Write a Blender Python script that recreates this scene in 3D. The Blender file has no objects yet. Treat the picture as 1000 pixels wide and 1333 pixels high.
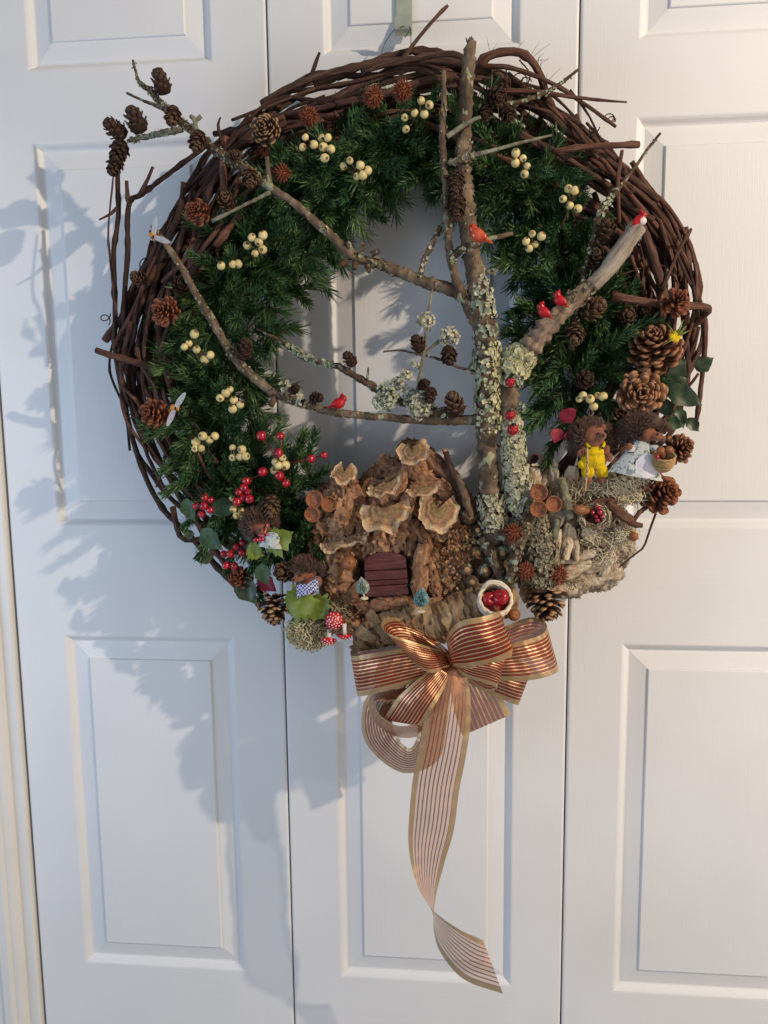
import bpy, bmesh, math, random
from mathutils import Vector, Matrix, Euler, Quaternion, noise

# ------------------------------------------------------------------ camera, world, lamps, exposure
scene = bpy.context.scene
col = scene.collection
CAM = Vector((0.03721, -0.83276, 0.10707))
YAW, PITCH, ROLL, FOC = 0.09365, -0.12984, 0.01109, 1.04159     # FOC in frame widths
CR = (Matrix.Rotation(YAW, 3, 'Z') @ Matrix.Rotation(PITCH, 3, 'X') @ Matrix.Rotation(ROLL, 3, 'Y'))
RIGHT, FWD, UP = CR @ Vector((1, 0, 0)), CR @ Vector((0, 1, 0)), CR @ Vector((0, 0, 1))
cd = bpy.data.cameras.new('camera')
cam = bpy.data.objects.new('camera', cd)
col.objects.link(cam)
cd.sensor_fit = 'HORIZONTAL'; cd.sensor_width = 36; cd.lens = 36 * FOC
cd.clip_start = 0.01; cd.clip_end = 50
m4 = Matrix((RIGHT, UP, -FWD)).transposed().to_4x4(); m4.translation = CAM
cam.matrix_world = m4
scene.camera = cam

world = bpy.data.worlds.new('World'); scene.world = world; world.use_nodes = True
bg = world.node_tree.nodes['Background']
bg.inputs[0].default_value = (0.82, 0.89, 1.0, 1); bg.inputs[1].default_value = 0.25

def area_lamp(name, loc, target, size, power, color, shape='DISK'):
    l = bpy.data.lights.new(name, 'AREA'); l.shape = shape; l.size = size; l.energy = power; l.color = color
    o = bpy.data.objects.new(name, l); col.objects.link(o); o.location = loc
    o.rotation_euler = (Vector(target) - Vector(loc)).to_track_quat('-Z', 'Y').to_euler()
    return o
area_lamp('ceiling_lamp', (1.28, -1.0, 0.86), (0, 0, 0), 0.03, 23.5, (1.0, 0.83, 0.65))
area_lamp('warm_fill', (1.0, -1.0, -0.25), (0, 0, 0), 0.9, 5.8, (1.0, 0.86, 0.73))  # unseen soft warm fill, added to lift the right side
area_lamp('window_light', (-1.0, -0.75, -0.03), (0, 0, 0), 0.6, 5.7, (0.54, 0.72, 1.0), 'SQUARE')

scene.view_settings.view_transform = 'Standard'
scene.view_settings.look = 'None'
scene.view_settings.gamma = 1.0
scene.view_settings.exposure = 0.0
scene.cycles.transparent_max_bounces = 24
scene.cycles.max_bounces = 8

# ------------------------------------------------------------------ helpers
R = math.radians
def P(px, py, d):
    """the point of the photograph's pixel (px, py) that lies d metres in front of the doors"""
    v = FWD * FOC + RIGHT * ((px - 500) / 1000) - UP * ((py - 666.5) / 1000)
    t = (-d - CAM.y) / v.y
    return CAM + v * t
def SZ(p):                                   # metres per photograph pixel at a point
    return (p - CAM).dot(FWD) / (FOC * 1000)

def catmull(pts, n):
    """n samples through tuples of any length"""
    k = len(pts)
    if k == 2:
        return [tuple(a + (b - a) * i / (n - 1) for a, b in zip(*pts)) for i in range(n)]
    out = []
    for i in range(n):
        u = i / (n - 1) * (k - 1)
        j = min(int(u), k - 2); t = u - j
        p0 = pts[j - 1] if j > 0 else tuple(2 * a - b for a, b in zip(pts[0], pts[1]))
        p1, p2 = pts[j], pts[j + 1]
        p3 = pts[j + 2] if j + 2 < k else tuple(2 * a - b for a, b in zip(pts[-1], pts[-2]))
        out.append(tuple(0.5 * (2 * b + (c - a) * t + (2 * a - 5 * b + 4 * c - d) * t * t + (3 * b - a - 3 * c + d) * t ** 3)
                         for a, b, c, d in zip(p0, p1, p2, p3)))
    return out

class MB:
    """collects geometry for one mesh"""
    def __init__(s): s.v = []; s.f = []; s.uv = []; s.mi = []
    def face(s, idx, uv=None, m=0):
        s.f.append(tuple(idx)); s.uv.append(uv or [(0, 0)] * len(idx)); s.mi.append(m)
    def add(s, verts, faces, uvs=None, m=0):
        b = len(s.v); s.v += [Vector(v) for v in verts]
        for k, f in enumerate(faces): s.face([b + i for i in f], uvs[k] if uvs else None, m)
    def grid(s, rows, closed=False, m=0, uvf=None):
        """rows: list of equal-length vertex lists"""
        b = len(s.v); n = len(rows[0]); R_ = len(rows)
        for r in rows: s.v += [Vector(v) for v in r]
        for i in range(R_ - 1):
            for j in range(n if closed else n - 1):
                j2 = (j + 1) % n
                a, c = b + i * n, b + (i + 1) * n
                if uvf: uv = [uvf(i, j), uvf(i, j + 1), uvf(i + 1, j + 1), uvf(i + 1, j)]
                else: uv = [(j / n, i / R_), ((j + 1) / n, i / R_), ((j + 1) / n, (i + 1) / R_), (j / n, (i + 1) / R_)]
                s.face((a + j, a + j2, c + j2, c + j), uv, m)
    def tube(s, pts, rad, sides=7, jit=0.0, m=0, caps=True, seed=0):
        """pts: Vectors, rad: number or list"""
        n = len(pts); rows = []; L = 0; Ls = []
        up = Vector((0.3, -0.9, 0.31)); prev = None
        for i, p in enumerate(pts):
            t = (pts[min(i + 1, n - 1)] - pts[max(i - 1, 0)])
            if t.length < 1e-9: t = Vector((0, 0, 1))
            t.normalize()
            if prev is None:
                a = t.cross(up)
                if a.length < 1e-3: a = t.cross(Vector((1, 0, 0)))
            else: a = prev - t * prev.dot(t)
            a.normalize(); prev = a; b_ = t.cross(a)
            r = rad[i] if isinstance(rad, (list, tuple)) else rad
            row = []
            for k in range(sides):
                an = 2 * math.pi * k / sides
                rr = r
                if jit:
                    q = p * 260 + (a * math.cos(an) + b_ * math.sin(an)) * 2.2
                    rr = r * (1 + jit * noise.noise(q + Vector((seed, 0, 0))) + jit * .6 * noise.noise(q * 2.7))
                row.append(p + (a * math.cos(an) + b_ * math.sin(an)) * rr)
            if i: L += (pts[i] - pts[i - 1]).length
            Ls.append(L); rows.append(row)
        b = len(s.v)
        s.grid(rows, True, m, lambda i, j: (j / sides, Ls[i]))
        if caps:
            for ri, sg in ((0, 1), (n - 1, 0)):
                base = b + ri * sides; c = len(s.v); s.v.append(pts[ri].copy())
                for k in range(sides):
                    f = (c, base + (k + 1) % sides, base + k) if sg else (c, base + k, base + (k + 1) % sides)
                    s.face(f, None, m)
    def ball(s, c, r, seg=12, rings=8, m=0, q=None):
        c = Vector(c); r = Vector(r) if not isinstance(r, (int, float)) else Vector((r, r, r))
        rows = []
        for i in range(rings + 1):
            th = math.pi * i / rings; row = []
            for k in range(seg):
                ph = 2 * math.pi * k / seg
                d = Vector((math.sin(th) * math.cos(ph) * r.x, math.sin(th) * math.sin(ph) * r.y, math.cos(th) * r.z))
                if q: d = q @ d
                row.append(c + d)
            rows.append(row)
        s.grid(rows, True, m)
    def box(s, lo, hi, m=0, M=None):
        x0, y0, z0 = lo; x1, y1, z1 = hi
        vs = [Vector(p) for p in ((x0, y0, z0), (x1, y0, z0), (x1, y1, z0), (x0, y1, z0), (x0, y0, z1), (x1, y0, z1), (x1, y1, z1), (x0, y1, z1))]
        if M: vs = [M @ v for v in vs]
        s.add(vs, [(0, 3, 2, 1), (4, 5, 6, 7), (0, 1, 5, 4), (1, 2, 6, 5), (2, 3, 7, 6), (3, 0, 4, 7)], None, m)
    def mesh(s, name, mats, off=None, smooth=True):
        me = bpy.data.meshes.new(name)
        off = off or Vector((0, 0, 0))
        me.from_pydata([tuple(v - off) for v in s.v], [], s.f)
        for m_ in (mats if isinstance(mats, (list, tuple)) else [mats]): me.materials.append(m_)
        ul = me.uv_layers.new(name='UVMap')
        flat = []
        for u in s.uv:
            for a in u: flat += [a[0], a[1]]
        ul.data.foreach_set('uv', flat)
        me.polygons.foreach_set('material_index', s.mi)
        me.polygons.foreach_set('use_smooth', [smooth] * len(me.polygons))
        me.update()
        return me
    def build(s, name, mats, parent=None, off=None, smooth=True):
        """mesh object; geometry is in world space unless off says what its parent's origin is"""
        if off is None: off = parent['_o'] if parent and '_o' in parent else (0, 0, 0)
        return link(name, s.mesh(name, mats, Vector(off), smooth), parent)

def link(name, data, parent=None, mat=None):
    o = bpy.data.objects.new(name, data); col.objects.link(o)
    if parent: o.parent = parent
    if mat is not None: o.matrix_local = mat
    return o
def tag(o, label=None, cat=None, group=None, kind=None):
    if label: o['label'] = label
    if cat: o['category'] = cat
    if group: o['group'] = group
    if kind: o['kind'] = kind
    return o
ROOTS = []
def thing(name, label, cat, loc=(0, 0, 0), group=None):
    o = bpy.data.objects.new(name, None); col.objects.link(o); o.empty_display_size = .01
    o.location = loc; o['_o'] = tuple(loc); ROOTS.append(o)
    return tag(o, label, cat, group)
def single(mb, name, mats, label, cat, loc, group=None, smooth=True):
    """a thing that is one mesh, origin at loc"""
    o = link(name, mb.mesh(name, mats, Vector(loc), smooth)); o.location = loc
    return tag(o, label, cat, group)

def remesh(mb, voxel, disp=None, smooth_it=0):
    """one continuous skin round overlapping closed shapes; returns an MB"""
    me = mb.mesh('tmp', [], None); o = bpy.data.objects.new('tmp', me); col.objects.link(o)
    md = o.modifiers.new('r', 'REMESH'); md.mode = 'VOXEL'; md.voxel_size = voxel
    if smooth_it:
        sm = o.modifiers.new('s', 'SMOOTH'); sm.iterations = smooth_it; sm.factor = .5
    dg = bpy.context.evaluated_depsgraph_get(); dg.update()
    ev = o.evaluated_get(dg); e = ev.to_mesh()
    out = MB()
    vs = [v.co.copy() for v in e.vertices]; ns = [v.normal.copy() for v in e.vertices]
    if disp: vs = [v + n * disp(v, n) for v, n in zip(vs, ns)]
    out.v = vs
    for p in e.polygons:
        out.face(tuple(p.vertices), [(vs[i].x, vs[i].z) for i in p.vertices])
    ev.to_mesh_clear()
    bpy.data.objects.remove(o); bpy.data.meshes.remove(me)
    return out

# ------------------------------------------------------------------ materials
def srgb(r, g, b):
    f = lambda c: (c / 255 / 12.92) if c / 255 <= .04045 else ((c / 255 + .055) / 1.055) ** 2.4
    return (f(r), f(g), f(b), 1)
class NT:
    def __init__(s, name):
        s.mat = bpy.data.materials.new(name); s.mat.use_nodes = True
        s.t = s.mat.node_tree; s.n = s.t.nodes; s.b = s.n['Principled BSDF']; s.out = s.n['Material Output']
    def new(s, typ, **kw):
        n = s.n.new(typ)
        for k, v in kw.items():
            if k[0] == '_': n.inputs[int(k[1:])].default_value = v
            else: setattr(n, k, v)
        return n
    def l(s, a, b): s.t.links.new(a, b)
    def coord(s, kind='Object', scale=(1, 1, 1)):
        tc = s.new('ShaderNodeTexCoord'); mp = s.new('ShaderNodeMapping')
        mp.inputs['Scale'].default_value = scale
        s.l(tc.outputs[kind], mp.inputs['Vector']); return mp.outputs[0]
    def noise(s, vec, scale, detail=4, rough=.6, dist=0):
        n = s.new('ShaderNodeTexNoise'); n.inputs['Scale'].default_value = scale
        n.inputs['Detail'].default_value = detail; n.inputs['Roughness'].default_value = rough
        n.inputs['Distortion'].default_value = dist
        if vec: s.l(vec, n.inputs['Vector'])
        return n.outputs['Fac']
    def ramp(s, fac, stops, interp='LINEAR'):
        r = s.new('ShaderNodeValToRGB'); e = r.color_ramp.elements; r.color_ramp.interpolation = interp
        while len(e) < len(stops): e.new(.5)
        for k, (p, c) in enumerate(stops): e[k].position = p; e[k].color = c
        s.l(fac, r.inputs[0]); return r.outputs[0]
    def bump(s, h, strength=.3, dist=.001):
        b = s.new('ShaderNodeBump'); b.inputs['Strength'].default_value = strength; b.inputs['Distance'].default_value = dist
        s.l(h, b.inputs['Height']); s.l(b.outputs[0], s.b.inputs['Normal'])
    def mix(s, fac, a, b, typ='MIX'):
        m = s.new('ShaderNodeMix', data_type='RGBA', blend_type=typ)
        for i, v in ((0, fac), (6, a), (7, b)):
            if hasattr(v, 'is_linked'): s.l(v, m.inputs[i])
            else: m.inputs[i].default_value = v
        return m.outputs[2]
    def val(s, h, fac):                       # per-object brightness, fac a socket 0..1
        pass

def pmat(name, cols, scale=60, stretch=(1, 1, 1), coord='Object', rough=.6, bump=.4, bdist=.001, bscale=None, spec=.3,
         rnd=0.0, dist=0.0, detail=5, lo=.3, hi=.7, sheen=0, metal=0, speck=None):
    """mottled procedural material: cols spread over a noise between lo and hi"""
    t = NT(name); vec = t.coord(coord, stretch)
    f = t.noise(vec, scale, detail, .62, dist)
    n = len(cols)
    c = t.ramp(f, [(lo + (hi - lo) * i / max(1, n - 1), cc) for i, cc in enumerate(cols)])
    if speck:                                  # (colour, scale, threshold)
        sp = t.noise(vec, speck[1], 2, .5)
        c = t.mix(t.ramp(sp, [(speck[2], (0, 0, 0, 1)), (speck[2] + .03, (1, 1, 1, 1))]), c, speck[0])
    if rnd:
        oi = t.new('ShaderNodeObjectInfo')
        hs = t.new('ShaderNodeHueSaturation')
        mr = t.new('ShaderNodeMapRange'); mr.inputs['To Min'].default_value = 1 - rnd; mr.inputs['To Max'].default_value = 1 + rnd
        t.l(oi.outputs['Random'], mr.inputs[0]); t.l(mr.outputs[0], hs.inputs['Value']); t.l(c, hs.inputs['Color']); c = hs.outputs[0]
    t.l(c, t.b.inputs['Base Color'])
    t.b.inputs['Roughness'].default_value = rough
    t.b.inputs['Specular IOR Level'].default_value = spec
    t.b.inputs['Metallic'].default_value = metal
    if sheen: t.b.inputs['Sheen Weight'].default_value = sheen
    if bump: t.bump(t.noise(vec, bscale or scale * 1.7, 5, .65, dist), bump, bdist)
    return t.mat

M = {}
def door_paint(name, stretch):
    t = NT(name); vec = t.coord('Object', stretch)
    g = t.noise(vec, 1.0, 4, .6, .4)
    v2 = t.coord('Object'); big = t.noise(v2, 3.0, 3)
    c = t.ramp(big, [(.32, (.71, .71, .705, 1)), (.68, (.795, .79, .78, 1))])
    sc = t.noise(t.coord('Object', (260, 260, 900)), 1.0, 2, .5, 1.5)
    c = t.mix(t.ramp(sc, [(.765, (0, 0, 0, 1)), (.80, (.4, .4, .4, 1))]), c, (.42, .39, .36, 1))
    t.l(c, t.b.inputs['Base Color'])
    t.l(t.ramp(g, [(.3, (.36, .36, .36, 1)), (.7, (.5, .5, .5, 1))]), t.b.inputs['Roughness'])
    t.b.inputs['Specular IOR Level'].default_value = .35
    t.bump(t.ramp(g, [(.42, (1, 1, 1, 1)), (.62, (0, 0, 0, 1))]), .12, .0006)
    return t.mat
M['paint_v'] = door_paint('door_paint_upright_grain', (900, 900, 26))
M['paint_h'] = door_paint('door_paint_level_grain', (26, 900, 900))
M['casing'] = pmat('casing_paint', [(.70, .685, .645, 1), (.76, .745, .705, 1)], 8, rough=.4, bump=.05, spec=.4)
M['dark'] = pmat('closet_shade', [(.05, .04, .035, 1), (.08, .07, .06, 1)], 10, rough=.9, bump=0)  # dark colour stands in for the unlit closet

# ------------------------------------------------------------------ the doors
W = 0.305; GAP = 0.0008; INS = 0.05543
ZTOP, Z1, Z2, Z3, Z4, Z5, ZBOT = 1.05, 0.4515, 0.38254, -0.01837, -0.14075, -0.54056, -0.95
PROFILE = [(0, 0), (.0016, .0004), (.0035, .0018), (.0062, .0052), (.0078, .0064), (.0094, .0066), (.0105, .0062), (.0262, .0026), (.0272, .0023), (.0278, .0008), (.0286, .0002)]
def door_leaf(x0, x1, label):
    root = thing('bifold_door', label, 'door', ((x0 + x1) / 2, 0, ZBOT), 'bifold door leaves')
    a, b = x0 + GAP, x1 - GAP; T = .03; ch = .0016
    for lo, hi, sg in ((a, x0 + INS, -1), (x1 - INS, b, 1)):          # stiles, outer edge rounded
        mb = MB(); o, i = (lo, hi) if sg < 0 else (hi, lo)
        prof = [(i, T), (i, 0), (o - sg * ch * 1.6, 0), (o - sg * ch * .7, .0004), (o - sg * ch * .2, .0013), (o, ch * 1.3), (o, T)]
        rows = [[(p[0], p[1], z) for p in prof] for z in (ZBOT, ZTOP)]
        mb.grid(rows if sg > 0 else rows[::-1])
        mb.build('stile', M['paint_v'], root, smooth=False)
    for zl, zh in ((ZBOT, Z5), (Z4, Z3), (Z2, Z1), (ZTOP - .06, ZTOP)):
        mb = MB(); mb.box((x0 + INS, 0, zl), (x1 - INS, T, zh)); mb.build('rail', M['paint_h'], root, smooth=False)
    for zl, zh in ((Z5, Z4), (Z3, Z2), (Z1, ZTOP - .06)):
        mb = MB(); rows = []
        for ins, dep in PROFILE:
            xl, xh, l, h = x0 + INS + ins, x1 - INS - ins, zl + ins, zh - ins
            rows.append([(xl, dep, l), (xh, dep, l), (xh, dep, h), (xl, dep, h)])
        for r0, r1 in zip(rows, rows[1:]):
            for k in range(4):
                k2 = (k + 1) % 4
                mb.add([r0[k], r0[k2], r1[k2], r1[k]], [(0, 1, 2, 3)])
        mb.add(rows[-1], [(0, 1, 2, 3)])
        mb.build('raised_panel', M['paint_v'], root, smooth=False)
    return root
XS = [-1.5 * W, -.5 * W, .5 * W, 1.5 * W, 2.5 * W]
door_leaf(XS[0], XS[1], 'white bifold door leaf on the left, next to the door casing')
door_leaf(XS[1], XS[2], 'middle white bifold door leaf directly behind the wreath and bow')
door_leaf(XS[2], XS[3], 'white bifold door leaf on the right side of the wreath')
mb = MB(); mb.box((-1.0, .034, -1.2), (1.4, .05, 1.2)); tag(mb.build('wall', M['dark']), kind='structure')  # dark backing sheet added behind the leaves, so the seams show closet shade
# casing left of the doors
mb = MB(); e = XS[0] - .0022
prof = [(e, .034), (e, -.004), (e - .0015, -.006), (e - .0125, -.006), (e - .0135, -.0075), (e - .0145, -.013), (e - .017, -.0155), (e - .022, -.0165), (e - .0235, -.0195),
        (e - .0255, -.021), (e - .034, -.0212), (e - .0365, -.0195), (e - .040, -.0185), (e - .07, -.0225), (e - .075, -.0215), (e - .076, .034)]
mb.grid([[(p[0], p[1], z) for p in prof] for z in (-1.2, 1.2)])
tag(mb.build('door_frame', M['casing'], smooth=False), kind='structure')
mb = MB(); mb.box((-1.2, -.002, -1.2), (e - .0762, .034, 1.2)); tag(mb.build('wall', M['paint_v']), kind='structure')
# scuffs in the photo are left to the paint; the metal over-door hanger
M['hanger'] = pmat('hanger_metal', [srgb(196, 200, 180), srgb(172, 178, 158)], 90, rough=.3, bump=.05, spec=.5, metal=.35)
hp = P(525, 36, .02)
root = thing('wreath_hanger', 'pale metal over-door hanger strip above the wreath', 'hanger', hp)
mb = MB(); hw = .0076
pth = [(0.0, .0035, .55), (0.0, .0035, .05), (0, .004, .012), (0, .008, .0), (0, .016, -.006), (0, .026, -.004), (0, .030, .006)]
rows = []; sm = catmull(pth, 40)
for q in sm: rows.append([(hp.x - hw, -q[1] + .0, hp.z + q[2]), (hp.x + hw, -q[1], hp.z + q[2])])
mb.grid(rows); mb.grid([[(p[0], p[1] + .0011, p[2] + .0006) for p in r] for r in rows])
mb.grid([[r[0], (r[0][0], r[0][1] + .0011, r[0][2] + .0006)] for r in rows]); mb.grid([[r[1], (r[1][0], r[1][1] + .0011, r[1][2] + .0006)] for r in rows])
mb.build('strip', M['hanger'], root, smooth=False)
M['wire'] = pmat('wire', [srgb(70, 66, 60), srgb(110, 104, 96)], 200, rough=.35, bump=0, metal=.6)
for pts in ([(526, 34, .03), (514, 38, .022), (505, 50, .012), (499, 62, .02), (492, 90, .04)], [(533, 34, .03), (535, 40, .025), (535, 60, .02), (535, 90, .03)], [(533, 40, .028), (527, 49, .02)]):
    mb = MB(); mb.tube([P(*q) for q in catmull(pts, 14)], .0004, 5); mb.build('wire', M['wire'], root)

# ------------------------------------------------------------------ grapevine ring
random.seed(11)
M['vine'] = pmat('vine_bark', [srgb(44, 29, 24), srgb(84, 58, 48), srgb(122, 94, 80)], 1.0, (9, 42, 1), 'UV', rough=.78, bump=1.0, bdist=.0018, bscale=1.7, rnd=.42, detail=6, lo=.28, hi=.75)
M['vine_red'] = pmat('vine_bark_red', [srgb(58, 36, 28), srgb(98, 65, 51), srgb(136, 100, 82)], 1.0, (8, 36, 1), 'UV', rough=.75, bump=1.0, bdist=.0018, bscale=1.7, rnd=.32, detail=6)
M['tendril'] = pmat('tendril', [srgb(52, 32, 24), srgb(92, 58, 40)], 200, rough=.65, bump=.3, rnd=.2)
vine_root = thing('grapevine_wreath', 'large round wreath of twisted brown grapevine hanging on white doors', 'wreath', P(528, 432, .0))
CX, CY = 528, 432
RT = [(0, 388), (15, 388), (30, 374), (45, 352), (58, 356), (70, 352), (80, 358), (90, 358), (100, 346), (110, 350), (120, 354), (130, 354), (140, 346), (152, 344), (165, 356), (180, 382), (195, 386), (210, 380), (225, 372), (240, 362), (260, 340), (280, 325), (300, 325), (320, 338), (340, 366), (360, 388)]
def rout(a):
    a %= 360
    for (a0, r0), (a1, r1) in zip(RT, RT[1:]):
        if a0 <= a <= a1: return r0 + (r1 - r0) * (a - a0) / (a1 - a0)
def vine(pts, r, mat='vine', jit=.34, n=None, taper=(1, 1), name='vine', knots=True, shift=0):
    """pts: (px, py, depth)"""
    ln = sum(math.hypot(a[0] - b[0], a[1] - b[1]) for a, b in zip(pts, pts[1:]))
    n = n or max(6, int(ln / 9))
    c = [P(q[0], q[1], q[2] + shift) for q in catmull(pts, n)]
    s = SZ(c[0]); sd = random.random() * 50
    rr = []
    nxt = random.uniform(.0, .6)
    for i in range(n):
        t = i / (n - 1)
        k = r * s * (taper[0] + (taper[1] - taper[0]) * t)
        if knots:
            kd = abs((i / 7.0 + sd) % 1 - .5)
            k *= 1 + (.28 if kd < .075 else 0)
        rr.append(k)
    mb = MB(); mb.tube(c, rr, 8, jit, seed=sd)
    return mb.build(name, M[mat], vine_root)
def arc(a0, a1, f0, f1, r, d0, d1, mat='vine', wob=10, band=96):
    n = max(5, int(abs(a1 - a0) / 11)); pts = []
    ph, fr = random.random() * 6.28, random.uniform(1.2, 2.6); ph2 = random.random() * 6.28
    for i in range(n + 1):
        t = i / n; a = a0 + (a1 - a0) * t
        f = f0 + (f1 - f0) * t
        rr = rout(a) - band * (1 - f) + wob * math.sin(ph + fr * 6.28 * t) + random.uniform(-1, 1) * 2.5
        d = d0 + (d1 - d0) * t + .009 * math.sin(ph2 + fr * 5 * t)
        pts.append((CX + rr * math.cos(R(a)), CY - rr * math.sin(R(a)), max(.012, d + .011)))
    return vine(pts, r, mat)
# the mass of the ring, densest from the top round to the right
for i in range(64):
    a = random.uniform(-24, 122); L = random.uniform(35, 105)
    f0 = random.random(); f1 = min(1, max(0, f0 + random.uniform(-.7, .7)))
    arc(a, a + L, f0, f1, random.choice((random.uniform(1.6, 3.2), random.uniform(2.4, 5.0))), random.uniform(.012, .07), random.uniform(.012, .07), random.choice(['vine', 'vine', 'vine_red']))
for i in range(32):
    a = random.uniform(100, 162); L = random.uniform(35, 80)
    f0 = random.uniform(.0, 1); f1 = random.uniform(0, 1)
    arc(a, min(a + L, 215), f0, f1, random.uniform(1.6, 4.0), random.uniform(.012, .065), random.uniform(.012, .065), random.choice(['vine', 'vine', 'vine', 'vine_red']), 6, 85)
for i in range(46):
    a = random.uniform(142, 212); L = random.uniform(40, 85)
    f0 = random.random(); f1 = min(1, max(0, f0 + random.uniform(-.5, .5)))
    arc(a, a + L, f0, f1, random.uniform(1.3, 3.2), random.uniform(.012, .06), random.uniform(.012, .06), random.choice(['vine', 'vine', 'vine_red']), 7, 88)
for i in range(34):
    a = random.uniform(-50, 24); L = random.uniform(35, 75)
    f0 = random.random(); f1 = min(1, max(0, f0 + random.uniform(-.6, .6)))
    arc(a, a + L, f0, f1, random.uniform(1.4, 3.9), random.uniform(.012, .065), random.uniform(.012, .065), random.choice(['vine', 'vine_red']), 6, 100)
for i in range(7):
    a = random.uniform(225, 270); arc(a, a + random.uniform(50, 80), random.random(), random.random(), random.uniform(3, 5), .012, .03)
# single vines one can trace in the photograph
for pts, r, m, tp in (
    ([(153, 222, .05), (154, 280, .05), (148, 330, .045), (150, 400, .04), (150, 455, .035), (165, 540, .03), (186, 612, .03), (212, 662, .035), (245, 695, .04), (280, 735, .045), (318, 775, .05)], 3.4, 'vine', (.9, 1.2)),
    ([(148, 224, .055), (141, 300, .055), (144, 340, .05), (152, 410, .05)], 1.5, 'vine', (.7, 1.3)),
    ([(268, 190, .06), (225, 222, .06), (186, 252, .058), (168, 266, .056), (166, 330, .05), (162, 420, .045), (176, 520, .04)], 3.5, 'vine', (.9, 1.1)),
    ([(165, 235, .062), (166, 255, .058), (169, 268, .056)], 2.6, 'vine', (.9, 1.2)),
    ([(199, 217, .07), (191, 236, .066), (180, 256, .06)], 2.4, 'vine', (.8, 1.3)),
    ([(129, 286, .06), (143, 279, .056), (153, 270, .05)], 2.0, 'vine_red', (.6, 1.3)),
    ([(125, 456, .066), (150, 464, .066), (196, 477, .062), (246, 490, .05)], 5.4, 'vine_red', (.75, .9)),
    ([(240, 237, .06), (236, 262, .058), (228, 292, .055), (206, 350, .05), (190, 430, .045), (200, 520, .04)], 3.4, 'vine', (1, 1.2)),
    ([(250, 245, .04), (246, 270, .045), (236, 310, .05), (216, 400, .05), (206, 470, .045), (215, 560, .04)], 4.4, 'vine', (.6, 1.3)),
    ([(796, 386, .088), (840, 393, .086), (880, 398, .080), (914, 399, .074), (922, 405, .06), (900, 424, .045), (885, 432, .03)], 5.6, 'vine_red', (1.0, .8)),
    ([(735, 215, .045), (790, 225, .05), (850, 268, .05), (890, 335, .05), (911, 392, .05), (918, 440, .045), (913, 500, .04), (905, 560, .04)], 3.3, 'vine_red', (1.2, .9)),
    ([(838, 300, .06), (858, 360, .065), (862, 400, .06), (852, 470, .05)], 6.5, 'vine', (.9, 1)),
    ([(720, 197, .075), (775, 190, .07), (832, 188, .06)], 4.3, 'vine_red', (.8, 1.0)),
    ([(640, 118, .07), (700, 120, .07), (760, 128, .065), (816, 133, .06)], 3.4, 'vine_red', (1.2, .35)),
    ([(614, 98, .065), (632, 76, .07), (658, 67, .07), (684, 72, .066), (703, 96, .06), (714, 132, .05), (735, 170, .04)], 5.2, 'vine_red', (1.1, .9)),
    ([(622, 86, .072), (664, 88, .075), (718, 108, .07), (765, 138, .062), (802, 165, .055)], 2.7, 'vine_red', (1.2, .8)),
    ([(742, 117, .06), (764, 146, .06), (780, 178, .055), (790, 205, .05)], 1.6, 'vine', (1.1, .6)),
    ([(522, 82, .05), (538, 58, .05), (566, 24, .045), (583, 7, .04)], 2.6, 'vine', (1.1, .7)),
    ([(400, 108, .05), (408, 90, .05), (416, 68, .05)], 2.4, 'vine', (1.2, .7)),
    ([(470, 92, .05), (530, 78, .055), (590, 70, .06), (612, 84, .06)], 3.6, 'vine', (1, 1)),
    ([(340, 135, .05), (380, 112, .055), (440, 92, .055), (510, 80, .05), (580, 80, .045), (640, 92, .05)], 4.6, 'vine', (.8, 1.2)),
    ([(290, 190, .075), (284, 165, .07), (287, 153, .066)], 1.8, 'vine', (1.1, .7)),
    ([(292, 178, .07), (290, 220, .07), (293, 262, .06)], 5.0, 'vine_red', (1.0, .9)),
    ([(862, 378, .07), (882, 330, .066), (900, 298, .06)], 2.6, 'vine', (1.1, .8)),
    ([(810, 196, .07), (804, 240, .075), (806, 290, .07)], 3.2, 'vine_red', (.8, 1.0)),
    ([(258, 330, .04), (265, 270, .045), (285, 225, .05), (320, 180, .055), (360, 148, .05)], 4.2, 'vine', (1, 1)),
    ([(155, 500, .05), (178, 522, .05), (190, 548, .045)], 2.6, 'vine_red', (.8, 1)),
    ([(203, 634, .05), (210, 618, .05), (216, 586, .045)], 1.8, 'vine', (.7, 1)),
    ([(250, 640, .04), (262, 690, .05), (300, 742, .05), (340, 790, .05)], 4.0, 'vine_red', (1, 1)),
    ([(225, 660, .05), (236, 700, .06), (266, 698, .06), (250, 668, .05)], 3.4, 'vine_red', (1, 1)),
    ([(730, 640, .07), (745, 590, .07), (752, 545, .06)], 7.0, 'vine', (1.1, .8)),
    ([(738, 650, .075), (758, 600, .075), (745, 560, .07)], 4.6, 'vine', (1, .9)),
    ([(712, 610, .07), (722, 580, .07), (745, 560, .06)], 3.8, 'vine', (1, .9)),
): vine(pts, r, m, .24, None, tp, shift=.014)
def tendril(px, py, d, rad, turns, dx, dy, r=.8):
    pts = []
    for i in range(int(turns * 12) + 1):
        t = i / 12; k = rad * (1 - .55 * i / (turns * 12))
        pts.append((px + k * math.cos(t * 6.28) + dx * t, py + k * math.sin(t * 6.28) + dy * t, d + .003 * math.sin(t * 6.28 + 1)))
    mb = MB(); c = [P(*q) for q in pts]; mb.tube(c, r * SZ(c[0]), 5); mb.build('tendril', M['tendril'], vine_root)
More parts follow.
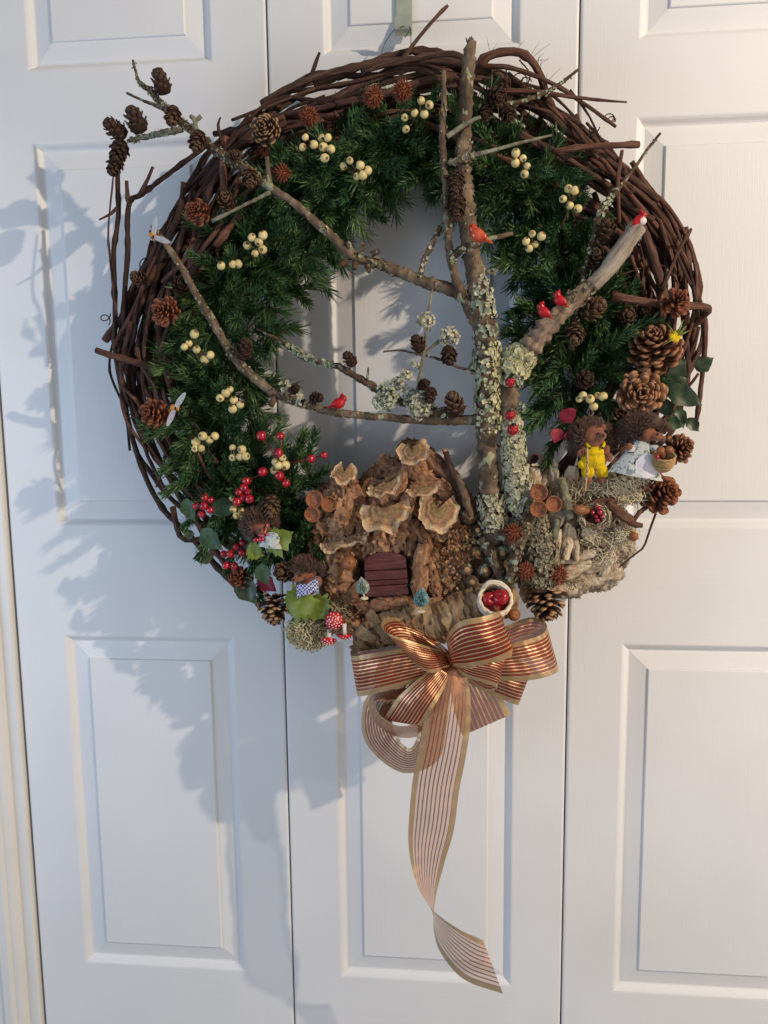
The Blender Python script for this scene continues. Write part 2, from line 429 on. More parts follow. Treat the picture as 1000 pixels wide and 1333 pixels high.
for a in ((792, 152, .05, 7, 2.2, 3, 2), (775, 165, .055, 6, 2, -5, 8), (188, 345, .05, 10, 1.5, 4, -3), (136, 408, .05, 8, 1.2, 3, 10), (170, 537, .05, 7, 1.8, 1, 3),
          (672, 100, .075, 9, 2, 8, 3), (690, 112, .075, 7, 2.2, -3, 6), (205, 395, .06, 8, 1.4, 3, 5), (640, 105, .08, 10, 1.5, 8, 8), (716, 240, .07, 8, 1.3, 4, 4), (815, 245, .08, 8, 1.6, 5, 2), (240, 262, .07, 5, 1.4, 0, 6), (878, 350, .06, 9, 1.2, 4, 12)):
    tendril(*a)
for pts in ([(632, 100, .08), (650, 92, .085), (664, 104, .085), (660, 126, .08)], [(640, 128, .08), (655, 116, .085), (662, 132, .085), (670, 120, .08)], [(648, 90, .08), (658, 86, .085), (660, 118, .09)], [(676, 78, .08), (690, 96, .085), (684, 116, .08)],
            [(846, 340, .075), (870, 350, .075), (885, 372, .07)], [(828, 300, .08), (838, 340, .08), (835, 372, .08)], [(756, 240, .08), (742, 270, .09), (730, 296, .09)], [(860, 342, .07), (800, 360, .08), (770, 374, .09)],
            [(190, 350, .05), (215, 330, .055), (235, 310, .05)], [(180, 402, .05), (205, 398, .05), (222, 380, .055)], [(700, 640, .09), (708, 600, .1), (694, 592, .1), (690, 606, .1), (718, 610, .1)]):
    mb = MB(); c = [P(*q) for q in catmull(pts, 14)]; mb.tube(c, .95 * SZ(c[0]), 5, .2); mb.build('tendril', M['tendril'], vine_root)
# thin twig sticking out at the lower right
vine([(854, 668, .09), (846, 690, .09), (838, 712, .09), (826, 722, .09), (802, 742, .09)], 1.3, 'vine', .1, None, (1.3, .8), knots=False)
vine([(800, 722, .09), (794, 735, .09), (788, 748, .09)], 1.1, 'vine', .1, None, (1, .8), knots=False)
# frayed strips of bark on the top loop
mb = MB()
for i in range(46):
    t = random.random(); q = catmull([(625, 82), (650, 66), (684, 71), (704, 98), (714, 130)], 50)[int(t * 49)]
    a = P(q[0], q[1], .073); d = Vector((random.gauss(.4, 1), random.gauss(0, .6), random.gauss(.3, 1))) * .007
    mb.tube([a, a + d * .5 + Vector((0, 0, .001)), a + d], [.00025, .0002, .0001], 3)
o = mb.build('bark_fibre', M['vine_red'], vine_root); o['kind'] = 'stuff'

# ------------------------------------------------------------------ evergreen garland
random.seed(5)
def needle_mat():
    t = NT('pine_needle'); vec = t.coord('Object')
    f = t.noise(vec, 30, 3)
    oi = t.new('ShaderNodeObjectInfo')
    c1 = t.ramp(f, [(.3, srgb(46, 68, 40)), (.5, srgb(72, 100, 56)), (.72, srgb(130, 148, 92))])
    c2 = t.ramp(f, [(.3, srgb(38, 66, 44)), (.5, srgb(60, 96, 60)), (.72, srgb(102, 136, 92))])
    c = t.mix(oi.outputs['Random'], c1, c2)
    t.l(c, t.b.inputs['Base Color']); t.b.inputs['Roughness'].default_value = .48
    t.b.inputs['Specular IOR Level'].default_value = .3
    return t.mat
M['needle'] = needle_mat()
M['stem'] = pmat('pine_stem', [srgb(60, 48, 34), srgb(84, 70, 44)], 80, rough=.8)
def sprig_mesh(k):
    random.seed(100 + k)
    mb = MB(); L = 1.0
    mb.tube([Vector((0, 0, 0)), Vector((.03, 0, .5)), Vector((.0, .02, 1))], [.02, .018, .012], 5, m=1)
    n = 200
    for i in range(n):
        t = (i / n) ** .85; ph = i * 2.4 + random.uniform(-.5, .5)
        el = R(random.uniform(26, 62)) * (1 - .45 * t)
        ln = random.uniform(.22, .35) * (1 - .15 * t); w = random.uniform(.011, .016)
        d = Vector((math.cos(ph) * math.sin(el), math.sin(ph) * math.sin(el), math.cos(el)))
        b = Vector((.03 * math.sin(t * 3.1), .02 * t, t * L))
        side = d.cross(Vector((random.gauss(0, 1), random.gauss(0, 1), random.gauss(0, 1)))).normalized()
        nb = d.cross(side) * random.uniform(-.06, .06)
        r0 = [b - side * w * .6, b + side * w * .6]
        r1 = [b + d * ln * .55 + nb - side * w, b + d * ln * .55 + nb + side * w]
        r2 = [b + d * ln + nb * .4 - side * w * .22, b + d * ln + nb * .4 + side * w * .22]
        mb.grid([r0, r1, r2])
    return mb.mesh('pine_sprig', [M['needle'], M['stem']], None, False)
SPRIGS = [sprig_mesh(k) for k in range(9)]
random.seed(77)
gar_root = thing('evergreen_garland', 'dark green artificial pine garland curving inside the vine ring', 'garland', P(330, 330, .06))
SP = [(392, 706, 34), (345, 660, 46), (300, 610, 58), (280, 545, 62), (278, 475, 68), (296, 400, 74), (336, 333, 78), (384, 270, 70), (438, 222, 60), (502, 197, 48), (570, 184, 58), (640, 208, 62), (692, 262, 66), (735, 322, 56), (752, 395, 58), (758, 462, 66), (752, 520, 46)]
def sprig(px, py, d, dirv, size):
    p = P(px, py, d); o = gar_root['_o']
    q = dirv.to_track_quat('Z', 'Y') @ Quaternion((0, 0, 1), random.random() * 6.28)
    mtx = Matrix.Translation(p - Vector(o)) @ q.to_matrix().to_4x4() @ Matrix.Scale(size, 4)
    return link('pine_sprig', random.choice(SPRIGS), gar_root, mtx)
smp = catmull(SP, 260)
for i in range(282):
    j = random.randrange(2, 258); x, y, w = smp[j]
    tx, ty = smp[j + 1][0] - smp[j - 1][0], smp[j + 1][1] - smp[j - 1][1]; tl = math.hypot(tx, ty)
    nx, ny = -ty / tl, tx / tl
    f = random.uniform(-1, 1); lay = random.random()
    outw = ((x - CX) * nx + (y - CY) * ny) * f > 0
    if outw: f *= .45
    off = f * max(6, w - 20)
    dv = Vector((nx * f * .7 + random.gauss(0, .4) + tx / tl * random.choice((-.5, .5)), -(.30 + .45 * lay) + random.gauss(0, .12), -(ny * f * .7) + random.gauss(0, .4)))
    if y > 560 and x < 420: dv += Vector((.25, 0, .1))
    sprig(x + nx * off, y + ny * off, .035 + .04 * lay * (1 - .5 * abs(f)), dv.normalized(), random.uniform(.033, .046))
for (x, y, dx, dz) in ((372, 620, .5, .9), (388, 640, .8, .6), (362, 640, .2, 1), (395, 612, .4, 1.0), (405, 668, .2, -.5), (398, 690, .5, -.6), (378, 700, .3, -.9), (412, 640, -.2, .8), (385, 665, .6, .2), (425, 720, -.2, .6), (400, 730, .1, .7), (375, 735, .3, .6),
                       (250, 545, -.6, -.3), (252, 580, -.5, -.5), (262, 612, -.6, -.4), (275, 640, -.4, -.7), (290, 662, -.3, -.8), (312, 690, -.2, -.9), (330, 680, .1, -.8), (345, 722, .0, -.8), (300, 630, -.2, -.6), (260, 560, -.8, .1), (340, 640, .2, -.4), (735, 400, -.3, .5), (760, 420, .4, .6), (720, 450, -.9, .2), (735, 470, -.5, -.5), (765, 455, .5, .2), (785, 455, .8, .5), (790, 490, .9, -.2), (770, 500, .3, -.6), (730, 510, -.6, -.6), (750, 530, .1, -.9), (712, 470, -.9, -.3), (725, 430, -.8, .5), (780, 420, .6, .7), (800, 500, .9, .1), (735, 545, -.4, -.8), (720, 520, -.8, -.4), (708, 490, -1, -.1), (745, 500, .2, .4), (800, 470, .9, .1), (795, 440, .9, .3)):
    sprig(x, y, .075, Vector((dx, -.5, dz)).normalized(), random.uniform(.04, .052))
# the deeper sprigs, too tangled to pick apart, as one mass
fill = MB()
for i in range(520):
    j = random.randrange(2, 258); x, y, w = smp[j]
    f = random.uniform(-1, 1)
    tx, ty = smp[j + 1][0] - smp[j - 1][0], smp[j + 1][1] - smp[j - 1][1]; tl = math.hypot(tx, ty); nx, ny = -ty / tl, tx / tl
    if ((x - CX) * nx + (y - CY) * ny) * f > 0: f *= .6
    p = P(x + nx * f * max(6, w - 20), y + ny * f * max(6, w - 20), random.uniform(.03, .06))
    dv = Vector((nx * f * .8 + random.gauss(0, .6), -.3 + random.gauss(0, .25), -ny * f * .8 + random.gauss(0, .6))).normalized()
    q = dv.to_track_quat('Z', 'Y'); sz = random.uniform(.034, .046)
    for k in range(64):
        t = (k / 64) ** .85; ph = k * 2.4; el = R(random.uniform(26, 62)) * (1 - .45 * t)
        d = q @ Vector((math.cos(ph) * math.sin(el), math.sin(ph) * math.sin(el), math.cos(el))); b = p + dv * t * sz; L = random.uniform(.3, .44) * sz
        sd = d.cross(Vector((random.gauss(0, 1), random.gauss(0, 1), random.gauss(0, 1)))).normalized() * .016 * sz
        fill.grid([[b - sd * .6, b + sd * .6], [b + d * L * .6 - sd, b + d * L * .6 + sd], [b + d * L - sd * .3, b + d * L + sd * .3]])
o = fill.build('needle_mass', M['needle'], gar_root, smooth=False); o['kind'] = 'stuff'
# the wire core the sprigs are wound on
mb = MB(); mb.tube([P(a, b, .035) for a, b, w in catmull(SP, 70)], .007, 8, .3); mb.build('core', M['stem'], gar_root)

# ------------------------------------------------------------------ lichened branches
M['bark'] = pmat('branch_bark', [srgb(58, 47, 38), srgb(104, 86, 68), srgb(144, 126, 104)], 90, (1, 1, .5), rough=.85, bump=1.0, bdist=.0016, bscale=170, lo=.3, hi=.72, speck=(srgb(148, 150, 118), 120, .62))
M['bark_dark'] = pmat('twig_bark', [srgb(48, 36, 28), srgb(84, 64, 48), srgb(116, 104, 84)], 120, rough=.85, bump=1.0, bdist=.0012, bscale=220, speck=(srgb(142, 150, 126), 150, .60))
M['twig_grey'] = pmat('twig_grey', [srgb(78, 72, 58), srgb(122, 118, 98), srgb(150, 150, 130)], 140, rough=.88, bump=1.0, bdist=.0012, bscale=240)
M['driftwood'] = pmat('bare_grey_wood', [srgb(96, 84, 72), srgb(150, 138, 122), srgb(176, 164, 148)], 1.0, (14, 40, 1), 'UV', rough=.8, bump=.9, bdist=.001, bscale=2)
M['bark_rough'] = pmat('bark_rough', [srgb(80, 66, 54), srgb(134, 114, 96), srgb(172, 152, 130)], 1.0, (10, 70, 1), 'UV', rough=.85, bump=1.0, bdist=.0016, bscale=2.2)
M['lichen'] = pmat('lichen_pale', [srgb(124, 122, 102), srgb(182, 178, 150), srgb(214, 208, 184)], 150, rough=.95, bump=.5, bscale=500, rnd=.05)
M['lichen_y'] = pmat('lichen_cream', [srgb(142, 142, 108), srgb(190, 186, 146), srgb(216, 210, 172)], 150, rough=.95, bump=.5, bscale=500)
M['lichen_b'] = pmat('lichen_bluegreen', [srgb(104, 116, 98), srgb(152, 160, 136), srgb(194, 196, 168)], 150, rough=.95, bump=.5, bscale=500)
M['lichen_g'] = pmat('lichen_grey', [srgb(88, 82, 66), srgb(136, 128, 104), srgb(184, 176, 150)], 170, rough=.95, bump=.5, bscale=500)
M['cut'] = pmat('cut_wood', [srgb(150, 112, 78), srgb(196, 158, 118)], 200, rough=.8, bump=.4)
def limb(pts, parent, name='limb', mat='bark', n=None, jit=.36, sides=9):
    """pts: (px, py, depth, radius_px)"""
    ln = sum(math.hypot(a[0] - b[0], a[1] - b[1]) for a, b in zip(pts, pts[1:]))
    n = n or max(6, int(ln / 3.2))
    q = catmull(pts, n); c = [P(*k[:3]) for k in q]
    rr = [max(.3, k[3]) * SZ(p) * (1 + .10 * noise.noise(p * 190)) for k, p in zip(q, c)]
    mb = MB(); mb.tube(c, rr, sides, jit, seed=random.random() * 40)
    o = mb.build(name, M[mat], parent)
    return o, c, rr
def flake(mb, p, n, s):
    """one little ruffled lobe of lichen standing on a surface"""
    t = n.cross(Vector((random.gauss(0, 1), random.gauss(0, 1), random.gauss(0, 1)))).normalized(); b = n.cross(t)
    lean = t * random.uniform(-.5, .5) + b * random.uniform(-.5, .5)
    k = 6; rows = [[], []]
    for i in range(k):
        a = 6.283 * i / k; e = t * math.cos(a) + b * math.sin(a)
        h = random.uniform(.05, .55)
        rows[0].append(p + e * s * .22)
        rows[1].append(p + e * s * random.uniform(.4, .95) + (n * h + lean * .5) * s * .75)
    mb.grid(rows, True)
    c = len(mb.v); mb.v.append(p + n * s * .12)
    base = c - 2 * k
    for i in range(k): mb.face((c, base + i, base + (i + 1) % k))
def lichen_on(c, rr, t0, t1, count, size, parent, mat='lichen', side=None, thick=1.0):
    """lobes scattered over the stretch t0..t1 of a limb"""
    mb = MB(); n = len(c)
    for i in range(int(count * 1.8) if size > 3.3 else count):
        u = random.uniform(t0, t1) * (n - 1); j = min(int(u), n - 2)
        p = c[j].lerp(c[j + 1], u - j); r = rr[j]
        ax = (c[min(j + 1, n - 1)] - c[max(j - 1, 0)]).normalized()
        d = Vector((random.gauss(0, 1), random.gauss(-.7, .7), random.gauss(0, 1)))
        if side: d += Vector(side) * 1.3
        d = (d - ax * d.dot(ax)).normalized()
        edge = 1 - abs(2 * (u / (n - 1) - t0) / (t1 - t0) - 1)
        flake(mb, p + d * r * random.uniform(.92, .92 + .35 * thick), d, size * .80 * SZ(p) * random.choice((.45, .6, .8, 1.0, 1.3, 1.6)) * (.7 + .5 * min(1, edge * 4)))
    o = mb.build('lichen', M[mat], parent, smooth=False); o['kind'] = 'stuff'
    return o
def tuft(parent, px, py, d, rad, count, size, mat='lichen_b'):
    mb = MB(); c = P(px, py, d); s = SZ(c)
    for i in range(count):
        v = Vector((random.gauss(0, 1), random.gauss(0, .8), random.gauss(0, 1))).normalized()
        p = c + v * rad * s * random.uniform(.25, 1) ** .7
        flake(mb, p, (v + Vector((0, -.5, 0))).normalized(), size * s * random.uniform(.6, 1.3))
    o = mb.build('lichen', M[mat], parent, smooth=False); o['kind'] = 'stuff'
def buds(c, rr, parent, k, size=1.4, mat='bark_dark'):
    mb = MB()
    for i in range(k):
        j = random.randrange(1, len(c) - 1)
        d = Vector((random.gauss(0, 1), random.gauss(-.3, .6), random.gauss(0, 1))).normalized()
        e = c[j] + d * rr[j] * .6
        L = size * SZ(e) * random.uniform(1.2, 2.6)
        mb.tube([e, e + d * L * .5, e + d * L], [rr[j] * .45, rr[j] * .5, rr[j] * .22], 6, .3)
    o = mb.build('bud', M[mat], parent); o['kind'] = 'stuff'

random.seed(21)
# main trunk with its limbs
tr = thing('tree_branch', 'tall upright branch serving as tree trunk, lichened at its middle, top above the ring', 'branch', P(640, 690, .10))
_, c, rr = limb([(614, 54, .100, 6.5), (611, 75, .10, 9), (607, 130, .102, 9.5), (603, 200, .104, 10), (606, 260, .106, 11), (611, 310, .108, 11), (620, 362, .110, 13), (629, 410, .112, 15), (634, 450, .112, 15), (635, 520, .112, 14.5), (634, 590, .112, 14), (639, 650, .110, 14.5), (645, 700, .106, 17), (655, 760, .10, 18)], tr, 'trunk')
lichen_on(c, rr, .47, .55, 46, 4.0, tr, 'lichen', (.9, 0, .2)); lichen_on(c, rr, .46, .54, 34, 4.2, tr, 'lichen_b', (.6, 0, 0))
lichen_on(c, rr, .61, .74, 250, 3.7, tr, 'lichen_y', (.9, -.3, 0)); lichen_on(c, rr, .61, .72, 60, 4.4, tr, 'lichen_b', (-1, 0, 0))
lichen_on(c, rr, .835, .905, 190, 3.6, tr, 'lichen'); lichen_on(c, rr, .16, .44, 60, 2.2, tr, 'lichen_g'); lichen_on(c, rr, .565, .60, 20, 4, tr, 'lichen_b')
mb = MB()
for i in range(9):
    e = P(612 + random.uniform(-5, 5), 56, .10); mb.tube([e, e + Vector((random.uniform(-.002, .002), 0, random.uniform(.003, .006)))], [.0012, .0004], 5)
o = mb.build('splinter', M['bark_dark'], tr); o['kind'] = 'stuff'
_, c, rr = limb([(578, 92, .112, 3), (578, 130, .112, 3.6), (576, 180, .112, 4.4), (580, 240, .112, 4.6), (583, 290, .112, 5), (586, 330, .112, 5.4), (597, 372, .112, 6.5), (612, 402, .112, 8), (624, 425, .112, 10)], tr)
buds(c, rr, tr, 22); lichen_on(c, rr, .05, .7, 55, 2.8, tr, 'lichen_g')
_, c, rr = limb([(604, 386, .110, 9), (585, 376, .106, 8.2), (556, 368, .102, 8), (525, 356, .100, 7.2), (490, 343, .100, 6.5), (455, 332, .102, 6)], tr)
buds(c, rr, tr, 22, 1.8); lichen_on(c, rr, .72, .98, 45, 3.2, tr, 'lichen_g')
_, c, rr = limb([(546, 362, .101, 3.4), (552, 340, .104, 3.8), (562, 318, .106, 3.8), (574, 294, .108, 3.2)], tr); buds(c, rr, tr, 8); lichen_on(c, rr, .1, .9, 30, 2.6, tr, 'lichen')
_, c, rr = limb([(588, 338, .112, 6), (598, 326, .116, 5), (618, 318, .118, 4), (640, 310, .118, 3.4), (668, 304, .118, 2.6)], tr); buds(c, rr, tr, 6); lichen_on(c, rr, .0, .5, 26, 3.2, tr, 'lichen')
_, c, rr = limb([(582, 178, .114, 3.4), (596, 168, .114, 3.2), (612, 158, .116, 3), (626, 152, .116, 2)], tr, mat='twig_grey')
_, c, rr = limb([(584, 212, .116, 3.2), (606, 205, .118, 3.6), (640, 196, .118, 2.6), (680, 185, .114, 2), (718, 176, .108, 1.6)], tr, mat='twig_grey'); lichen_on(c, rr, .0, .4, 34, 3, tr, 'lichen_g')
_, c, rr = limb([(632, 352, .112, 2.6), (640, 356, .112, 2), (648, 351, .112, 1.6)], tr, mat='twig_grey'); tuft(tr, 642, 354, .112, 4, 10, 3)

# second trunk: bare grey log above, lichened stem below
t2 = thing('tree_branch', 'leaning branch with bare grey cut end at upper right, coated in pale lichen below', 'branch', P(700, 740, .11))
_, c, rr = limb([(831, 294, .118, 11.5), (812, 322, .118, 12), (790, 352, .118, 11), (770, 372, .118, 10)], t2, 'cut_limb', 'driftwood', jit=.12, sides=12)
_, c, rr = limb([(778, 362, .117, 8), (757, 382, .117, 10), (736, 402, .117, 11.5), (712, 426, .116, 14), (694, 446, .114, 15.5), (680, 464, .112, 14)], t2, 'limb', 'bark_rough', sides=11)
lichen_on(c, rr, .02, .35, 46, 3.4, t2, 'lichen_g')
_, c, rr = limb([(684, 456, .112, 13), (670, 476, .112, 15), (663, 500, .112, 14), (662, 530, .112, 13), (666, 560, .112, 12.5), (669, 600, .112, 14), (676, 640, .112, 15.5), (688, 672, .112, 15), (700, 700, .112, 17), (704, 740, .112, 18), (700, 768, .11, 13)], t2, 'stem', 'bark')
lichen_on(c, rr, .0, .15, 260, 5.0, t2, 'lichen_y', None, 1.6); lichen_on(c, rr, .15, .2, 40, 5, t2, 'lichen_b')
lichen_on(c, rr, .345, .69, 700, 3.6, t2, 'lichen'); lichen_on(c, rr, .36, .69, 200, 3.6, t2, 'lichen_y')
lichen_on(c, rr, .69, .97, 620, 3.4, t2, 'lichen_g', None, 1.3)
tuft(t2, 678, 530, .116, 7, 22, 4.2, 'lichen_b')
_, c, rr = limb([(690, 664, .12, 9), (682, 690, .125, 8), (672, 724, .128, 7), (662, 764, .128, 6)], t2, mat='bark_dark'); lichen_on(c, rr, .05, 1, 50, 3.2, t2, 'lichen_g')
_, c, rr = limb([(628, 700, .11, 9), (640, 720, .116, 9), (650, 742, .118, 8), (662, 772, .118, 8)], t2, mat='bark_dark'); lichen_on(c, rr, .05, 1, 14, 3.2, t2, 'lichen_g')
_, c, rr = limb([(640, 690, .11, 10), (662, 702, .122, 9), (672, 716, .126, 8)], t2, mat='bark_dark')

# the long upper left branch carrying cones
t3 = thing('tree_branch', 'knobbly lichened branch reaching past the vine ring at upper left, full of small cones', 'branch', P(455, 332, .10))
_, c, rr = limb([(173, 78, .085, 1.6), (176, 90, .085, 1.8), (182, 108, .087, 2.6), (196, 118, .088, 4), (211, 136, .09, 4.6), (222, 146, .09, 4.6), (240, 162, .092, 5.2), (258, 176, .094, 6), (276, 192, .096, 6.2), (300, 208, .098, 6.2), (326, 222, .1, 6)], t3, 'limb', 'bark_dark'); lichen_on(c, rr, .15, 1, 190, 2.3, t3, 'lichen_g'); buds(c, rr, t3, 26, 1.5)
_, c, rr = limb([(322, 220, .1, 6), (340, 234, .102, 5.6), (358, 248, .104, 5), (385, 266, .104, 5), (410, 288, .104, 5.4), (430, 305, .104, 5.8), (446, 322, .104, 6.5), (460, 332, .103, 7.5)], t3); buds(c, rr, t3, 14, 1.4); lichen_on(c, rr, .0, .25, 30, 3, t3, 'lichen_g')
tuft(t3, 422, 298, .106, 6, 22, 3.4, 'lichen'); 
limb([(165, 121, .086, 1.6), (182, 129, .088, 1.7), (200, 136, .090, 2.2), (216, 143, .09, 2.8)], t3, mat='bark_dark')
_, c, rr = limb([(166, 184, .086, 2.2), (180, 180, .088, 3.2), (198, 176, .09, 3.6), (216, 172, .092, 4), (238, 168, .092, 4.4)], t3, mat='twig_grey'); lichen_on(c, rr, 0, 1, 46, 2.8, t3, 'lichen_b'); buds(c, rr, t3, 9, 1.5)
limb([(254, 172, .094, 4), (254, 158, .096, 3.6), (248, 151, .096, 2.6)], t3, mat='twig_grey'); limb([(254, 158, .096, 3), (262, 151, .096, 2.4)], t3, mat='twig_grey')
limb([(352, 242, .103, 4), (349, 222, .105, 3.2), (348, 204, .105, 2.6)], t3, mat='bark'); limb([(352, 250, .104, 3), (320, 266, .108, 2), (276, 288, .108, 2.6)], t3, mat='twig_grey')
for k in ((450, 340, -8, 6), (470, 324, 4, -8), (478, 346, 3, 7), (455, 322, -3, -7), (485, 330, 8, -3), (463, 342, -2, 8)): limb([(k[0], k[1], .106, 4.5), (k[0] + k[2], k[1] + k[3], .110, 3.2)], t3, mat='bark_dark')

# the middle left branch
t4 = thing('tree_branch', 'long thin branch from the striped bee at left sweeping level to the trunk', 'branch', P(610, 547, .108))
_, c, rr = limb([(198, 294, .1, 3), (212, 312, .102, 3.4), (234, 344, .104, 4.2), (256, 384, .105, 4.4), (278, 420, .105, 5), (298, 455, .105, 5.4), (312, 474, .105, 6), (332, 492, .106, 5.5), (356, 512, .106, 6)], t4); buds(c, rr, t4, 22, 1.4); lichen_on(c, rr, .2, .9, 120, 2.0, t4, 'lichen_g')
_, c, rr = limb([(352, 509, .106, 6), (378, 520, .106, 6), (404, 528, .106, 5.6), (432, 536, .106, 5.2), (475, 541, .106, 5), (530, 546, .106, 5.2), (580, 548, .107, 5.8), (622, 546, .109, 7)], t4); lichen_on(c, rr, .05, .6, 90, 2.0, t4, 'lichen_g'); buds(c, rr, t4, 12, 1.2)
tuft(t4, 372, 506, .112, 10, 34, 4, 'lichen'); tuft(t4, 392, 524, .112, 8, 24, 4, 'lichen'); limb([(358, 518, .108, 5), (352, 528, .112, 4)], t4)
# the slim lichen twig between them
t5 = thing('tree_branch', 'slim lichen-tufted twig slanting from garland to trunk above the red bird', 'branch', P(600, 530, .11))
_, c, rr = limb([(334, 428, .085, 1.4), (354, 438, .09, 2.4), (378, 452, .094, 3.4), (400, 466, .096, 4.4), (430, 474, .098, 4.2), (446, 480, .1, 4.6), (470, 494, .102, 4.8), (500, 512, .104, 5), (530, 526, .106, 5), (565, 536, .108, 6), (600, 538, .108, 6.5)], t5, mat='bark_dark'); buds(c, rr, t5, 20, 1.6)
lichen_on(c, rr, .18, .42, 190, 2.9, t5, 'lichen_b'); lichen_on(c, rr, .8, 1, 60, 3, t5, 'lichen_b')
tuft(t5, 503, 517, .108, 19, 190, 4.0, 'lichen_b'); tuft(t5, 520, 500, .108, 11, 50, 4, 'lichen'); tuft(t5, 545, 528, .112, 19, 190, 4.0, 'lichen'); tuft(t5, 533, 514, .112, 9, 40, 4, 'lichen_b')
limb([(478, 498, .104, 1.8), (479, 486, .106, 1.6), (480, 478, .106, 1.2)], t5, mat='bark_dark')
t6 = thing('tree_branch', 'short hanging twig with lichen tufts and tiny cones inside the wreath opening', 'branch', P(545, 520, .112))
limb([(563, 376, .106, 1.2), (561, 390, .11, 1.6), (556, 420, .112, 2), (553, 450, .112, 2.4), (550, 470, .112, 2.4), (545, 500, .112, 2.6), (540, 520, .11, 2.6)], t6, mat='twig_grey')
_, c, rr = limb([(499, 458, .112, 1), (520, 456, .112, 1.2), (540, 460, .112, 1.5), (552, 462, .112, 1.8), (575, 469, .112, 1.8), (600, 479, .112, 1.8), (625, 484, .11, 2)], t6, mat='bark_dark'); buds(c, rr, t6, 26, .9)
limb([(553, 462, .112, 2), (562, 452, .112, 2), (572, 444, .112, 2.6)], t6, mat='twig_grey')
tuft(t6, 553, 418, .114, 13, 110, 3.6, 'lichen'); tuft(t6, 585, 440, .114, 14, 120, 3.6, 'lichen'); tuft(t6, 530, 488, .112, 9, 44, 3.6, 'lichen'); tuft(t6, 541, 474, .112, 6, 24, 3.4, 'lichen'); tuft(t6, 616, 480, .114, 8, 36, 4, 'lichen')
# right hand twigs
t7 = thing('tree_branch', 'slender grey twig poking out past the vines at upper right, cones on its lower end', 'branch', P(745, 440, .1))
_, c, rr = limb([(860, 173, .075, 1.4), (853, 182, .075, 1.8), (842, 196, .078, 2), (830, 213, .08, 2.2), (815, 232, .085, 3), (800, 252, .09, 3.4), (785, 272, .095, 4.2), (776, 296, .1, 4), (768, 330, .102, 3.6), (760, 360, .104, 4), (757, 395, .104, 4.6), (747, 420, .104, 4.4), (744, 455, .104, 3.4)], t7, mat='bark_dark'); buds(c, rr, t7, 26, 1.3); lichen_on(c, rr, .35, .95, 110, 2.8, t7, 'lichen_b')
t8 = thing('tree_branch', 'short thin grey twig crossing the vines at top, tip near the door seam', 'branch', P(650, 133, .09))
_, c, rr = limb([(754, 90, .08, 1.8), (742, 99, .082, 2), (728, 110, .084, 2.6), (706, 122, .088, 3), (680, 132, .09, 3), (655, 136, .09, 2.6)], t8, mat='bark_dark'); buds(c, rr, t8, 8, 1.4); lichen_on(c, rr, .3, 1, 30, 2.6, t8, 'lichen_b')

# ------------------------------------------------------------------ placing helpers for ornaments
def place(name, mesh, px, py, d, dirv=(0, -1, 0), size=10, roll=None, label=None, cat=None, group=None, parent=None, sq=None):
    """an object whose local +Z points along dirv, size photo pixels per mesh unit"""
    p = P(px, py, d)
    q = Vector(dirv).normalized().to_track_quat('Z', 'Y') @ Quaternion((0, 0, 1), random.random() * 6.28 if roll is None else roll)
    s = size * SZ(p)
    S = Matrix.Diagonal((s, s, s, 1)) if sq is None else Matrix.Diagonal((s * sq[0], s * sq[1], s * sq[2], 1))
    off = Vector(parent['_o']) if parent and '_o' in parent else Vector((0, 0, 0))
    o = link(name, mesh, parent, Matrix.Translation(p - off) @ q.to_matrix().to_4x4() @ S)
    return tag(o, label, cat, group)
def lathe(profile, seg=24, wob=0):
    mb = MB(); rows = []
    for r, z in profile:
        rows.append([(r * math.cos(6.2832 * k / seg) * (1 + wob * math.sin(k * 1.7 + z * 9)), r * math.sin(6.2832 * k / seg), z) for k in range(seg)])
    mb.grid(rows, True)
    return mb
def ell(mb, px, py, d, rx, rz, ry, rot=0, tilt=0):
    """ellipsoid: centre by pixel and depth, rx, rz in pixels, ry (depth) in metres, rot in degrees in the picture plane"""
    c = P(px, py, d); s = SZ(c)
    q = Quaternion((0, -1, 0), R(rot)) @ Quaternion((1, 0, 0), R(tilt))
    mb.ball(c, (rx * s, ry, rz * s), 20, 14, q=q)

